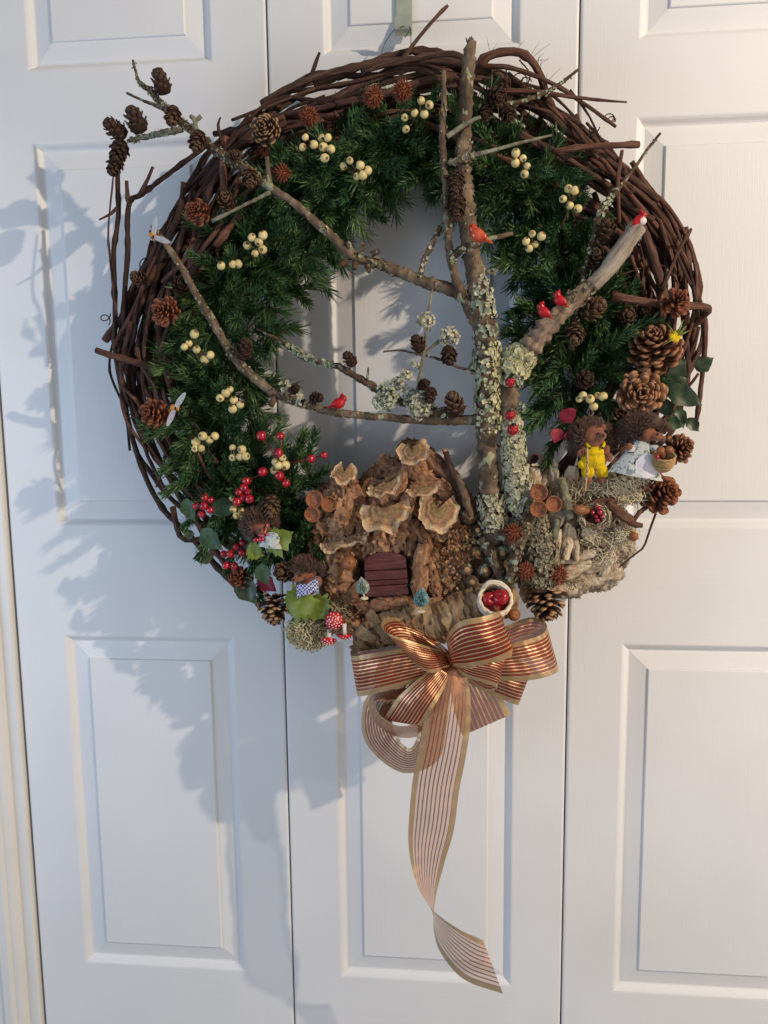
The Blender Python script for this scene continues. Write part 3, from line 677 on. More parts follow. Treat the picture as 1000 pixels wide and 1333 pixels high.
# ------------------------------------------------------------------ cones
def scale_mesh(mb, M4, w=.34, th=.10, m=0):
    """one woody cone scale along +X, tip thick and turned up"""
    secs = [(.10, .10, .05, 0), (.45, w * .75, th * .6, .0), (.78, w, th * .9, .03), (.95, w * .82, th * 1.5, .10), (1.03, w * .4, th * .9, .15)]
    rows = []
    for x, hw, t, z in secs:
        rows.append([(x, -hw, z + hw * .22), (x, 0, z + t), (x, hw, z + hw * .22), (x, hw * .6, z - t * .3), (x, 0, z - t * .75), (x, -hw * .6, z - t * .3)])
    rows = [[M4 @ Vector(v) for v in r] for r in rows]
    mb.grid(rows, True, m); b = len(mb.v) - 6
    mb.face([b + k for k in range(6)], None, m)
def cone_mat(name, dark, mid, tip):
    t = NT(name); tc = t.new('ShaderNodeTexCoord'); sx = t.new('ShaderNodeSeparateXYZ'); t.l(tc.outputs['Object'], sx.inputs[0])
    c = t.ramp(sx.outputs[0], [(.2, dark), (.62, mid), (.88, mid), (.99, tip)])
    n = t.noise(t.coord('Object'), 7, 4); c = t.mix(t.ramp(n, [(.3, (.55, .55, .55, 1)), (.7, (1.15, 1.1, 1.05, 1))]), (0, 0, 0, 1), c) if False else t.mix(1.0, c, t.ramp(n, [(.3, (.55, .52, .5, 1)), (.7, (1, 1, 1, 1))]), 'MULTIPLY')
    oi = t.new('ShaderNodeObjectInfo'); hs = t.new('ShaderNodeHueSaturation'); mr = t.new('ShaderNodeMapRange'); mr.inputs['To Min'].default_value = .75; mr.inputs['To Max'].default_value = 1.25
    t.l(oi.outputs['Random'], mr.inputs[0]); t.l(mr.outputs[0], hs.inputs['Value']); t.l(c, hs.inputs['Color'])
    t.l(hs.outputs[0], t.b.inputs['Base Color']); t.b.inputs['Roughness'].default_value = .55; t.b.inputs['Specular IOR Level'].default_value = .35
    t.bump(t.noise(t.coord('Object', (3, 14, 3)), 4, 4), .5, .0006)
    return t.mat
M['cone_brown'] = cone_mat('cone_scale_brown', srgb(50, 30, 20), srgb(118, 74, 50), srgb(176, 126, 90))
M['cone_red'] = cone_mat('cone_scale_russet', srgb(52, 26, 16), srgb(124, 70, 44), srgb(160, 96, 62))
M['cone_tan'] = cone_mat('cone_scale_tan', srgb(84, 54, 36), srgb(152, 104, 72), srgb(190, 144, 106))
M['cone_dark'] = cone_mat('cone_scale_dark', srgb(38, 24, 18), srgb(84, 56, 40), srgb(186, 148, 108))
M['cone_core'] = pmat('cone_core', [srgb(36, 22, 16), srgb(60, 38, 26)], 200, rough=.9)
def one_scale(key):
    mb = MB(); scale_mesh(mb, Matrix.Identity(4), .25, .075); return mb.mesh('scale', M[key], None, True)
SCALE = {k: one_scale(k) for k in ('cone_brown', 'cone_red', 'cone_tan', 'cone_dark')}
def pinecone(px, py, d, rad, dirv, key, label, n=52, asp=1.0, openb=-18, opent=58, group='open pine cones on the wreath', roll=0):
    """open cone, each scale a part; local axis +Z is the tip"""
    p = P(px, py, d); s = SZ(p) * rad
    n = int(n * 1.55)
    root = thing('pine_cone', label, 'pine cone', p, group)
    q = Vector(dirv).normalized().to_track_quat('Z', 'Y') @ Quaternion((0, 0, 1), roll)
    Q = q.to_matrix().to_4x4()
    mb = lathe([(0, -.75 * asp), (.22, -.6 * asp), (.3, 0), (.18, .5 * asp), (0, .68 * asp)], 10)
    mb.v = [Q @ (v * s) for v in mb.v]; mb.build('core', M['cone_core'], root, (0, 0, 0))
    for i in range(n):
        t = i / (n - 1)
        z = asp * (-.62 + 1.2 * t); prof = (1 - .78 * max(0, t - .25) ** 1.3 * 1.25) * (.82 + .18 * min(1, t * 5))
        ang = i * 2.39996 + random.uniform(-.28, .28); el = R(openb + (opent - openb) * t ** 1.15 + random.uniform(-11, 11))
        ln = s * max(.3, prof) * random.uniform(.84, 1.12)
        mm = Q @ Matrix.Translation((0, 0, z * s)) @ Matrix.Rotation(ang, 4, 'Z') @ Matrix.Rotation(-el, 4, 'Y') @ Matrix.Diagonal((ln, ln * random.uniform(.85, 1.1), ln, 1))
        link('scale', SCALE[key], root, mm)
    return root
def small_cone_mesh(k, asp, n, key):
    random.seed(300 + k); mb = MB()
    base = lathe([(0, -asp), (.5, -.85 * asp), (.72, -.2 * asp), (.6, .4 * asp), (.2, .9 * asp), (0, asp)], 12); mb.v = base.v; mb.f = base.f; mb.uv = base.uv; mb.mi = [1] * len(base.f)
    for i in range(n):
        t = (i + .5) / n; z = asp * (-.95 + 1.75 * t); pr = 1.12 * math.sin(math.pi * (.14 + .76 * t)) ** .45
        mm = Matrix.Translation((0, 0, z)) @ Matrix.Rotation(i * 2.39996, 4, 'Z') @ Matrix.Rotation(-R(20 + 55 * t + random.uniform(-8, 8)), 4, 'Y') @ Matrix.Diagonal((pr, .82, .82, 1))
        scale_mesh(mb, mm, .30, .06)
    me = mb.mesh('small_cone', [M[key], M['cone_core']], None, True); return me
def scm(name, cols, tipc):
    t = NT(name); f = t.noise(t.coord('Object'), 5, 4)
    tc = t.new('ShaderNodeTexCoord'); ln = t.new('ShaderNodeVectorMath', operation='LENGTH'); t.l(tc.outputs['Object'], ln.inputs[0])
    c = t.ramp(f, [(.3, cols[0]), (.7, cols[1])]); oi = t.new('ShaderNodeObjectInfo')
    c = t.mix(t.ramp(t.noise(t.coord('Object'), 14, 2), [(.55, (0, 0, 0, 1)), (.66, (.8, .8, .8, 1))]), c, tipc)
    t.l(c, t.b.inputs['Base Color']); t.b.inputs['Roughness'].default_value = .6; t.b.inputs['Specular IOR Level'].default_value = .3
    t.bump(t.noise(t.coord('Object'), 20, 4), .4, .0006); return t.mat
M['sc_dark'] = scm('small_cone_dark', (srgb(46, 32, 24), srgb(78, 56, 40)), srgb(104, 82, 60))
M['sc_mid'] = scm('small_cone_mid', (srgb(70, 50, 36), srgb(110, 82, 58)), srgb(140, 116, 86))
M['sc_red'] = scm('small_cone_red', (srgb(70, 38, 26), srgb(108, 62, 42)), srgb(130, 84, 58))
SCM = {('d', k): small_cone_mesh(k, .74, 42, 'sc_dark') for k in range(2)}
SCM.update({('m', k): small_cone_mesh(10 + k, .74, 40, 'sc_mid') for k in range(2)})
SCM.update({('r', k): small_cone_mesh(20 + k, .7, 38, 'sc_red') for k in range(2)})
SCM.update({('l', k): small_cone_mesh(30 + k, 1.3, 62, 'sc_dark') for k in range(1)})
def small_cone(px, py, d, r, kind, dirv, label, group='small cones on the branches'):
    p = P(px, py, d)
    o = place('small_cone', SCM[(kind, random.randrange(2) if kind != 'l' else 0)], px, py, d, dirv, r, None, label, 'cone', group)
    return o
random.seed(9)
for a in ((211, 111, .095, 13, 'd', (-.25, -.2, 1), 'upright dark cone nearest the knobbly twig tip at upper left'),
          (225, 148, .1, 11, 'm', (-.1, -.5, -1), 'brown cone hugging the knobbly branch just below its topmost cone'),
          (179, 161, .095, 14, 'd', (-.4, -.3, 1), 'dark oval cone standing above the side twig at upper left'),
          (154, 171, .092, 13, 'd', (-.8, -.5, .6), 'round dark cone at the far end of the side twig, topmost of three'),
          (156, 194, .096, 13, 'd', (-.1, -.6, -1), 'dark cone between two others at the side twig end'),
          (151, 213, .094, 11, 'd', (-.3, -.4, -1), 'lowest of three dark cones hanging at the side twig end'),
          (258, 181, .104, 12, 'm', (-.1, -.6, -1), 'brown cone on the branch just where it meets the vine ring'),
          (296, 264, .098, 12, 'm', (.1, -1, .3), 'small brown cone in the greenery left of the crossing twig'),
          (325, 229, .108, 11, 'm', (.2, -.7, -.8), 'brown cone under the upper left branch beside the greenery'),
          (306, 204, .106, 8, 'm', (.4, -1, .1), 'tiny cone tucked on top of the upper left branch over vines'),
          (343, 199, .09, 8, 'r', (.0, -1, .1), 'tiny reddish cone among vines under the round pine cone'),
          (236, 372, .09, 12, 'd', (.3, -1, .2), 'dark cone in shadow between left vines and greenery'),
          (182, 363, .08, 10, 'm', (-.2, -1, .1), 'small brown cone among the thin vines at left'),
          (318, 458, .116, 12, 'd', (.4, -.5, 1), 'dark cone on the bend of the long middle branch'),
          (410, 518, .113, 8, 'd', (1, -.6, .1), 'small dark cone lying on the long level branch left of the red bird'),
          (382, 508, .116, 7, 'd', (.7, -.6, .4), 'tiny dark cone in lichen on the long branch by the garland'),
          (457, 470, .106, 9, 'd', (-.6, -.4, .8), 'small dark cone perched on the slim lichen twig'),
          (545, 450, .118, 10, 'd', (-.3, -.6, .8), 'left one of two tiny dark cones at the hanging twig crossing'),
          (584, 460, .118, 11, 'd', (.1, -.6, -.9), 'tiny dark cone below the right lichen tuft of the hanging twig'),
          (551, 501, .118, 8, 'd', (.5, -1, .2), 'round dark cone low on the hanging twig'),
          (561, 512, .118, 9, 'd', (-.2, -.5, -1), 'green-black cone lowest on the hanging twig'),
          (593, 530, .118, 14, 'm', (-.3, -.5, 1), 'brown cone standing on the level branch beside the trunk'),
          (593, 238, .122, 12, 'l', (-.05, -.5, -1), 'long dark cone hanging between the two upper trunk stems, upper one'),
          (595, 268, .122, 12, 'l', (.0, -.6, -1), 'long dark cone hanging between the two upper trunk stems, lower one'),
          (644, 126, .1, 13, 'd', (.3, -.9, -.3), 'big dark cone right of the trunk top'),
          (660, 146, .1, 11, 'd', (.3, -.7, -.7), 'dark cone on the greenery edge right of the trunk top'),
          (632, 146, .098, 10, 'd', (0, -.8, -.5), 'dark cone pressed against the trunk below its top'),
          (790, 306, .106, 14, 'd', (-.2, -.6, .9), 'large dark cone behind the bare grey cut limb, upper'),
          (780, 342, .106, 14, 'd', (-.3, -.8, .5), 'large dark cone behind the bare grey cut limb, lower'),
          (767, 405, .108, 15, 'm', (.7, -.5, .4), 'brown cone under the leaning branch in the right greenery'),
          (749, 432, .112, 13, 'm', (-.1, -.7, -.8), 'brown cone at the lower end of the right grey twig'),
          (816, 413, .09, 12, 'm', (0, -1, .1), 'left one of two brown cones facing out under the level vine at right'),
          (834, 406, .085, 11, 'm', (.2, -1, .1), 'right one of two brown cones facing out under the level vine at right'),
          (760, 495, .108, 12, 'd', (.2, -1, .2), 'dark cone in the greenery above cream berries at right'),
          (353, 655, .112, 13, 'm', (.1, -.5, -1), 'brown cone hanging in greenery above the hedgehog in white dress'),
          (373, 744, .106, 14, 'm', (-.2, -1, .2), 'brown cone beside the hedgehog in the blue check top')):
    small_cone(*(a[:3] + (a[3] * 1.22,) + a[4:]))
for a in ((345, 167, .106, 19, (-.05, -1, .05), 'cone_dark', 'round pine cone facing out on the vines at upper left', 46, .8),
          (256, 275, .102, 17, (-.2, -1, .2), 'cone_red', 'russet pine cone at the left edge of the greenery', 40, .8),
          (213, 405, .102, 19, (-.3, -1, .0), 'cone_red', 'russet pine cone on left vines above the slanting vine', 42, .8),
          (200, 538, .104, 21, (-.3, -1, .1), 'cone_red', 'russet pine cone beside the glittery winged bee at left', 40, .8),
          (880, 392, .108, 20, (.3, -1, .3), 'cone_red', 'russet pine cone on the level vine at right edge', 30, .8),
          (853, 452, .100, 33, (-.3, -.75, .7), 'cone_brown', 'large open pine cone below the level vine at right', 62, 1.0),
          (835, 512, .108, 31, (-.05, -1, .05), 'cone_tan', 'pale tan pine cone facing straight out at right like a rosette', 50, .6),
          (806, 552, .098, 24, (.0, -.6, .9), 'cone_brown', 'pine cone wedged between the two hedgehogs on the right', 46, .9),
          (886, 583, .098, 20, (.5, -1, .2), 'cone_brown', 'pine cone at the right edge behind the little acorn basket', 44, .9),
          (860, 641, .105, 28, (.4, -1, .3), 'cone_red', 'large russet pine cone below the hedgehog in the pale dress', 48, .9),
          (711, 786, .105, 28, (.2, -.45, -1), 'cone_dark', 'dark pine cone at the bottom right next to the bow', 58, .9),
          (357, 794, .098, 22, (.1, -.4, -1), 'cone_dark', 'pine cone hanging at bottom left above cream moss', 52, 1.0),
          (312, 752, .10, 17, (-.2, -.9, .5), 'cone_red', 'reddish pine cone under the red berries at lower left', 36, .8),
          (842, 478, .09, 12, (.1, -1, .2), 'cone_brown', 'little pine cone between the large open cone and the tan rosette cone', 26, .8)):
    pinecone(*a[:7], n=a[7], asp=a[8], roll=random.random() * 6)

# spiky seed balls
M['burr'] = pmat('burr', [srgb(74, 36, 22), srgb(124, 66, 42), srgb(150, 88, 58)], 8, rough=.6, bump=.4, bdist=.0005)
def burr_mesh(k):
    random.seed(700 + k); mb = MB(); mb.ball((0, 0, 0), .62, 14, 10)
    for i in range(74):
        z = 1 - 2 * (i + .5) / 74; ph = i * 2.39996; r = math.sqrt(1 - z * z); d = Vector((r * math.cos(ph), r * math.sin(ph), z))
        t = d.cross(Vector((random.gauss(0, 1), random.gauss(0, 1), random.gauss(0, 1)))).normalized() * random.uniform(-.16, .16)
        mb.tube([d * .5, d * .82 + t * .3, d * random.uniform(1.02, 1.2) + t], [.10, .075, .02], 5)
    return mb.mesh('seed_ball', M['burr'], None, True)
BURR = [burr_mesh(k) for k in range(3)]
random.seed(13)
for px, py, d, r, lb in ((402, 152, .095, 14, 'spiky brown seed ball on the vines right of the round pine cone'), (367, 225, .1, 13, 'spiky brown seed ball at the greenery edge below the round pine cone'), (486, 126, .098, 15, 'spiky seed ball at the top, left one of a pair'),
                         (524, 118, .098, 15, 'spiky seed ball at the top, right one of a pair'), (669, 694, .128, 15, 'spiky seed ball below the main trunk'), (684, 744, .13, 14, 'spiky seed ball in front of the lichened stem foot'), (726, 748, .12, 16, 'spiky seed ball above the dark pine cone at bottom right')):
    place('seed_ball', BURR[random.randrange(3)], px, py, d, (random.gauss(0, 1), -1, random.gauss(0, 1)), r * .9, None, lb, 'seed ball', 'spiky seed balls')

# ------------------------------------------------------------------ berries
def berry_mat(name, base, base2, tipc, rough, coat=0):
    t = NT(name); tc = t.new('ShaderNodeTexCoord'); sx = t.new('ShaderNodeSeparateXYZ'); t.l(tc.outputs['Object'], sx.inputs[0])
    c = t.ramp(t.noise(t.coord('Object'), 1.6, 3), [(.35, base), (.65, base2)])
    c = t.mix(t.ramp(sx.outputs[2], [(.90, (0, 0, 0, 1)), (.96, (1, 1, 1, 1))]), c, tipc)
    oi = t.new('ShaderNodeObjectInfo'); hs = t.new('ShaderNodeHueSaturation'); mr = t.new('ShaderNodeMapRange'); mr.inputs['To Min'].default_value = .82; mr.inputs['To Max'].default_value = 1.12
    t.l(oi.outputs['Random'], mr.inputs[0]); t.l(mr.outputs[0], hs.inputs['Value']); t.l(c, hs.inputs['Color']); t.l(hs.outputs[0], t.b.inputs['Base Color'])
    t.b.inputs['Roughness'].default_value = rough; t.b.inputs['Specular IOR Level'].default_value = .5; t.b.inputs['Coat Weight'].default_value = coat; t.b.inputs['Coat Roughness'].default_value = .1
    return t.mat
M['cream'] = berry_mat('cream_berry', srgb(200, 180, 118), srgb(222, 204, 146), srgb(70, 46, 28), .45)
M['redberry'] = berry_mat('red_berry', srgb(150, 14, 34), srgb(178, 22, 44), srgb(90, 8, 20), .2, .5)
M['bstem'] = pmat('berry_stem', [srgb(80, 60, 36), srgb(110, 88, 54)], 200, rough=.8)
M['bstem_r'] = pmat('berry_stem_red', [srgb(104, 40, 34), srgb(130, 60, 44)], 200, rough=.8)
def berry_mesh(m):
    mb = lathe([(0, -1), (.35, -.94), (.66, -.75), (.9, -.43), (1, 0), (.92, .4), (.72, .7), (.45, .9), (.26, .97), (.16, .985), (.10, .93), (0, .9)], 16); return mb.mesh('berry', m, None, True)
BERRY = {'cream': berry_mesh(M['cream']), 'red': berry_mesh(M['redberry'])}
def berry_cluster(pts, kind, label, d=.112, r=5.5, stems=True, group=None):
    ax, ay = sum(p[0] for p in pts) / len(pts), sum(p[1] for p in pts) / len(pts)
    root = thing('berry_cluster', label, 'berries', P(ax, ay, d - .012), group or ('cream berry clusters' if kind == 'cream' else 'red berry clusters'))
    for p in pts:
        rr = r * random.uniform(.82, 1.12); dd = d + random.uniform(-.004, .004)
        place('berry', BERRY[kind], p[0], p[1], dd, (random.gauss(0, .8), -1, random.gauss(.2, .8)), rr, parent=root, sq=(random.uniform(.93, 1.05), random.uniform(.93, 1.05), random.uniform(.9, 1.06)))
        if stems:
            mb = MB(); a = P(ax, ay + 3, d - .016); b = P(p[0], p[1], dd - rr * .0006); mb.tube([a, a.lerp(b, .5) + Vector((0, .002, -.001)), b], .0006, 5); mb.build('stem', M['bstem'] if kind == 'cream' else M['bstem_r'], root)
    return root
random.seed(3)
CL = [([(397.5, 178.5), (394, 191.5), (408.7, 188), (418.5, 179.5), (427, 179), (421, 191), (431, 194), (422.7, 205.5)], 'largest cream berry cluster, at the upper left of the greenery'),
      ([(447, 216), (455.5, 209), (469, 215), (464.5, 229.5), (478.6, 222), (472, 228)], 'cream berries just right of and below the largest cream cluster'),
      ([(548.5, 131), (559, 136.5), (552.5, 148.5), (540, 147), (527, 153), (528.5, 168)], 'cream berries at the very top, left of the trunk'),
      ([(671.5, 199), (681, 206), (671, 212), (686.5, 216), (683, 226.5)], 'cream berries right of the trunk under the thin grey twig'),
      ([(740, 245.6), (748, 248), (733, 259), (742, 267.5), (752.6, 271.5)], 'cream berries at the outer edge of the right greenery'),
      ([(693, 304.5), (705, 307.5), (685, 314), (696.5, 318), (689, 323.6)], 'tight bunch of cream berries right of the orange bird'),
      ([(328, 309), (342.5, 306), (337, 315), (322, 319.5), (332, 330), (342, 325)], 'cream berry bunch in the middle of the left greenery, over three loose berries'),
      ([(288, 346), (303, 344), (310, 343.5)], 'three cream berries in a row on the left greenery'),
      ([(253, 435), (246, 447), (240, 451.5), (256, 455), (274, 462), (266.5, 468)], 'cream berries near the inner end of the slanting vine at left'),
      ([(286.6, 518), (294, 511.5), (299.5, 507), (304.6, 521), (312.7, 527), (303, 532.5)], 'cream berries right of the glittery winged bee'),
      ([(264, 567.6), (279.7, 567.6), (255, 575), (273, 572.4), (254, 584), (262, 583.5)], 'cream berries lowest on the outer left greenery'),
      ([(302.7, 582.8), (315, 585), (303, 595.5), (312.5, 594.5), (320, 594)], 'cream berries left of the top red berry spray'),
      ([(368, 596), (359, 601.5), (362.5, 606), (371.6, 605.7), (356.8, 612.4)], 'cream berries in the middle of the red berry spray'),
      ([(303.7, 647.8), (303.7, 662.6), (314, 665), (308, 671), (317, 674)], 'cream berries touching the dense red bunch, above the hedgehog in white dress'),
      ([(754.4, 519.5), (759, 515), (768.5, 519.5), (778, 514.7), (785, 516), (773, 529)], 'cream berries above the hedgehog in yellow overalls')]
for pts, lb in CL: berry_cluster(pts, 'cream', lb)
# red ones
z7 = lambda L: [(220 + a * .26, 530 + b * .26) for a, b in L]
berry_cluster(z7([(462, 144), (558, 145), (549, 229), (469, 324), (553, 344), (586, 380), (388, 370), (712, 258), (777, 240)]), 'red', 'loose spray of glossy red berries on stalks beside the bark house', .118, 6.0)
berry_cluster(z7([(350, 426), (375, 405), (372, 455), (395, 425), (342, 474), (403, 460)]), 'red', 'dense red berry bunch touching cream berries', .118, 5.4, False)
berry_cluster(z7([(180, 453), (210, 465), (150, 490), (175, 495), (205, 515), (233, 490), (165, 535), (133, 497)]), 'red', 'dense red berry bunch at the far lower left edge of greenery', .108, 5.3, False)
berry_cluster(z7([(338, 700), (370, 680), (275, 735), (308, 735), (367, 728), (285, 793), (327, 795)]), 'red', 'red berries below the glittery leaves left of the hedgehog in white dress', .106, 5.4, False)

# ------------------------------------------------------------------ leaves
M['leaf'] = pmat('glitter_leaf', [srgb(26, 44, 28), srgb(48, 72, 44), srgb(76, 98, 60)], 70, rough=.5, bump=.4, spec=.4, speck=(srgb(120, 145, 112), 800, .70))
M['leaf_d'] = pmat('dark_leaf', [srgb(28, 38, 26), srgb(48, 62, 42), srgb(80, 92, 60)], 60, rough=.42, bump=.4, spec=.45)
M['leaf_l'] = pmat('lime_leaf', [srgb(66, 84, 20), srgb(108, 122, 36), srgb(140, 150, 62)], 60, rough=.5, bump=.6, spec=.4)
M['petal'] = pmat('red_petal', [srgb(96, 20, 36), srgb(146, 36, 58)], 60, rough=.55, bump=.4)
def leaf(px, py, d, ln0, wd0, ang, mat, label, name='leaf', cat='leaf', lobes=0, tilt=.25, curl=.12, group=None):
    """leaf with folded midrib and thickness; (px, py) its base, ang in degrees in the picture (0 right, 90 up)"""
    ln, wd = (ln0, wd0) if mat in ('leaf_l', 'petal') else (ln0 * .86, wd0 * .74)
    p = P(px, py, d); s = SZ(p); n = 14; top = []; a = R(ang)
    ex = Vector((math.cos(a), -tilt, math.sin(a))).normalized(); ey = Vector((-math.sin(a), 0, math.cos(a))); ez = ex.cross(ey).normalized()
    if ez.y > 0: ez = -ez
    for i in range(n + 1):
        t = i / n; w = wd * 1.12 * math.sin(math.pi * min(1, (t * .97 + .02) ** .8)) ** (.75 + .5 * t)
        if lobes: w *= 1 + .24 * math.cos(lobes * 6.283 * t + px) + .12 * math.cos(lobes * 14 * t)
        else: w *= 1 + .06 * math.sin(t * 17 + px)
        row = []
        for k in (-1, -.5, 0, .5, 1):
            z = -curl * ln * (t - .3) ** 2 + abs(k) * w * .28 + .03 * ln * math.sin(9 * t + k * 2)
            row.append(p + (ex * (t * ln) + ey * (k * w) + ez * z) * s)
        top.append(row)
    mb = MB(); mb.grid(top); mb.grid([[v - ez * .0005 for v in r] for r in top])
    for e in (0, 4): mb.grid([[r[e], r[e] - ez * .0005] for r in top])
    return single(mb, name, M[mat], label, cat, p, group)
for a in ((240, 650, .105, 38, 12, -62, 'leaf', 'frosted green leaf beside the far left red bunch'), (262, 690, .11, 46, 15, -40, 'leaf', 'large glittery leaf below the far left red bunch'),
          (248, 690, .09, 16, 8, -100, 'leaf_d', 'tiny dark leaf hanging outside the lower left vines'), (278, 722, .095, 32, 12, 190, 'leaf_d', 'dark oval leaf sticking out lowest at the left edge'),
          (305, 655, .105, 42, 15, 200, 'leaf', 'broad glittery leaf right of the far left red bunch'), (318, 700, .108, 30, 12, 30, 'leaf', 'pale frosted leaf above the lower red berries'),
          (328, 700, .112, 30, 13, -50, 'leaf', 'dark glittery leaf under the hedgehog in white dress'), (338, 735, .112, 34, 13, -65, 'leaf', 'frosted leaf pointing down left of the brown cone'),
          (312, 752, .1, 48, 18, -55, 'leaf_d', 'big dark glittery leaf at the lower left edge under the reddish cone'), (322, 712, .116, 26, 11, -25, 'leaf_l', 'small lime green leaf by the lower red berries'),
          (345, 712, .118, 46, 17, 28, 'leaf_l', 'bright lime leaf below the hedgehog in white dress'), (372, 785, .115, 48, 20, 6, 'leaf_l', 'lime green lobed leaf below the hedgehog in the blue check top'),
          (405, 778, .112, 36, 18, -50, 'leaf_l', 'olive green leaf above the cream moss'), (338, 742, .108, 20, 6, -60, 'cone_core', 'small brown dry leaf between frosted leaf and cone'),
          (338, 750, .1, 30, 10, -40, 'petal', 'dark red petal leaf at the lower left'),
          (905, 480, .09, 30, 13, 32, 'leaf_d', 'dark green oval leaf standing out at the right edge'), (872, 500, .095, 44, 14, 62, 'leaf_d', 'dark upright leaf left of the oval right edge leaf'),
          (862, 505, .1, 40, 13, 20, 'leaf_d', 'dark leaf directly right of the tan rosette cone'), (868, 505, .102, 58, 17, -28, 'leaf_d', 'pointed dark leaf reaching to lower right beside the tan cone'),
          (860, 520, .095, 34, 12, -60, 'leaf_d', 'dark drooping leaf above the fur of the right hedgehog'), (882, 530, .09, 34, 10, -75, 'leaf_d', 'narrow dark leaf hanging near the right edge vine'), (858, 470, .09, 30, 11, 30, 'leaf_d', 'olive dark leaf under the large open cone'),
          (895, 545, .088, 26, 10, -50, 'leaf_d', 'lowest dark leaf of the right spray'), (868, 548, .1, 26, 10, -20, 'leaf', 'mottled leaf right behind the right hedgehog')):
    leaf(*a, lobes=5 if a[6] == 'leaf_l' else 0, group='leaves tucked into the wreath')
for a in ((730, 548, .104, 26, 9, 40, 'petal', 'red petal flower piece, upper, left of the hedgehog in yellow'), (728, 558, .106, 20, 8, -110, 'petal', 'red petal, lower left, by the hedgehog in yellow'), (742, 560, .108, 18, 8, -80, 'petal', 'red petal touching the fur of the hedgehog in yellow')):
    leaf(*a, name='petal', cat='petal', group='red petals')
M['yellow'] = pmat('yellow_felt', [srgb(196, 160, 10), srgb(232, 200, 20)], 120, rough=.85, bump=.5, bscale=700)
r0 = thing('flower', 'tiny yellow flower with green strands on the large open cone', 'flower', P(880, 437, .118))
mb = MB(); c = P(879, 438, .118); s = SZ(c)
for k in range(5): 
    a = k * 1.2566; mb.ball(c + Vector((math.cos(a) * 4 * s, -.001, math.sin(a) * 4 * s)), (4 * s, 1.4 * s, 4 * s), 10, 6)
mb.build('petal', M['yellow'], r0)
for (x, y) in ((868, 420), (894, 424), (890, 416), (866, 448), (898, 430)):
    mb = MB(); mb.tube([c, P((x + 879) / 2 + 1, (y + 438) / 2, .121), P(x, y, .118)], [.0009, .0008, .0003], 5); mb.build('strand', M['leaf_l'], r0)

# ------------------------------------------------------------------ acorn caps
M['acorn'] = pmat('acorn_cap', [srgb(92, 52, 32), srgb(142, 88, 58), srgb(166, 110, 76)], 4, rough=.62, bump=.5, bdist=.0006, bscale=14)
M['nut'] = pmat('nut_shell', [srgb(110, 64, 36), srgb(158, 104, 66)], 2.5, rough=.4, bump=.2, bdist=.0005)
cap = lathe([(0, -.55), (.5, -.5), (.85, -.22), (1, .15), (1.0, .34), (.93, .42), (.84, .36), (.74, .14), (.60, .04), (.52, .07), (.30, .03), (.0, .05)], 26, .02); CAP = cap.mesh('acorn_cap', M['acorn'], None, True)
nut = lathe([(0, -.8), (.6, -.6), (.95, 0), (.85, .5), (.5, .8), (.16, .88), (.10, .82), (0, .80)], 22, .02); NUT = nut.mesh('nut', M['nut'], None, True)
for lb, caps in (('three brown acorn caps glued together left of the bark house', ((410, 650, .118, 17, (-.1, -1, .1)), (428, 656, .114, 15.5, (.15, -1, .05)), (407, 669, .118, 15.5, (-.05, -1, -.15)))),
                 ('three brown acorn caps glued together right of the lichened stem', ((702, 641, .130, 17, (-.15, -1, .1)), (720, 656, .126, 16.5, (.15, -1, .05)), (701, 662, .132, 16.5, (-.1, -1, -.1))))):
    ac = thing('acorn_cluster', lb, 'acorn caps', P(*caps[0][:3]), 'acorn cap clusters')
    for a in caps: place('acorn_cap', CAP, *a[:3], a[4], a[3] * .68, parent=ac)
place('nut', NUT, 454, 733, .124, (.05, -1, .1), 10.5, None, 'round brown nut on the wall left of the red door', 'nut')
place('nut', NUT, 669, 800, .125, (.3, -1, .1), 9, None, 'small brown nut right of the white basket', 'nut')
place('nut', NUT, 825, 698, .11, (-.4, -.7, -.3), 7, None, 'small dark nut at the right end of the wood chunk', 'nut')

# ------------------------------------------------------------------ the bark house
random.seed(31)
M['house_bark'] = pmat('house_bark', [srgb(78, 54, 40), srgb(140, 102, 74), srgb(180, 140, 106), srgb(204, 168, 132)], 75, (1, 1, .55), rough=.88, bump=1.0, bdist=.0025, bscale=190, lo=.28, hi=.74, dist=.6)
M['bark_piece'] = pmat('loose_bark', [srgb(86, 59, 44), srgb(150, 109, 80), srgb(188, 146, 112)], 5.0, (1, .5, 1), rough=.85, bump=1.0, bdist=.0016, bscale=11, rnd=.22, dist=.8, lo=.3, hi=.7)
M['birch'] = None
def bark_disp(amp, sx=190, sz=70, soft=0):
    def f(v, n):
        q = Vector((v.x * sx, v.y * sx, v.z * sz))
        q2 = q + Vector((noise.noise(q * .6), noise.noise(q * .6 + Vector((9, 2, 4))), 0)) * 1.2
        a = 1 - abs(noise.noise(q2)) * 2
        b = noise.fractal(v * 330, 1.0, 2.0, 3)
        return amp * (a * 1.0 - .5 + .6 * b)
    return f
house = thing('bark_house', 'fairy house of rough brown bark with a red door at the bottom', 'house', P(510, 800, .03))
mb = MB()
for e in ((450, 664, .066, 27, 48, .034), (444, 735, .070, 24, 62, .032), (441, 785, .070, 20, 32, .030), (425, 690, .060, 22, 60, .03), (505, 690, .060, 62, 46, .040), (545, 640, .060, 34, 60, .030), (578, 680, .060, 42, 52, .034), (500, 640, .055, 32, 34, .03),
          (505, 745, .052, 60, 50, .030), (553, 735, .072, 18, 48, .028), (590, 735, .064, 42, 50, .032), (622, 735, .060, 32, 50, .03), (520, 795, .060, 90, 26, .034), (455, 800, .07, 34, 24, .03), (535, 600, .062, 20, 26, .022)):
    ell(mb, e[0], e[1], e[2] + (.0 if e[0] == 505 and e[1] == 745 else .014), *e[3:])
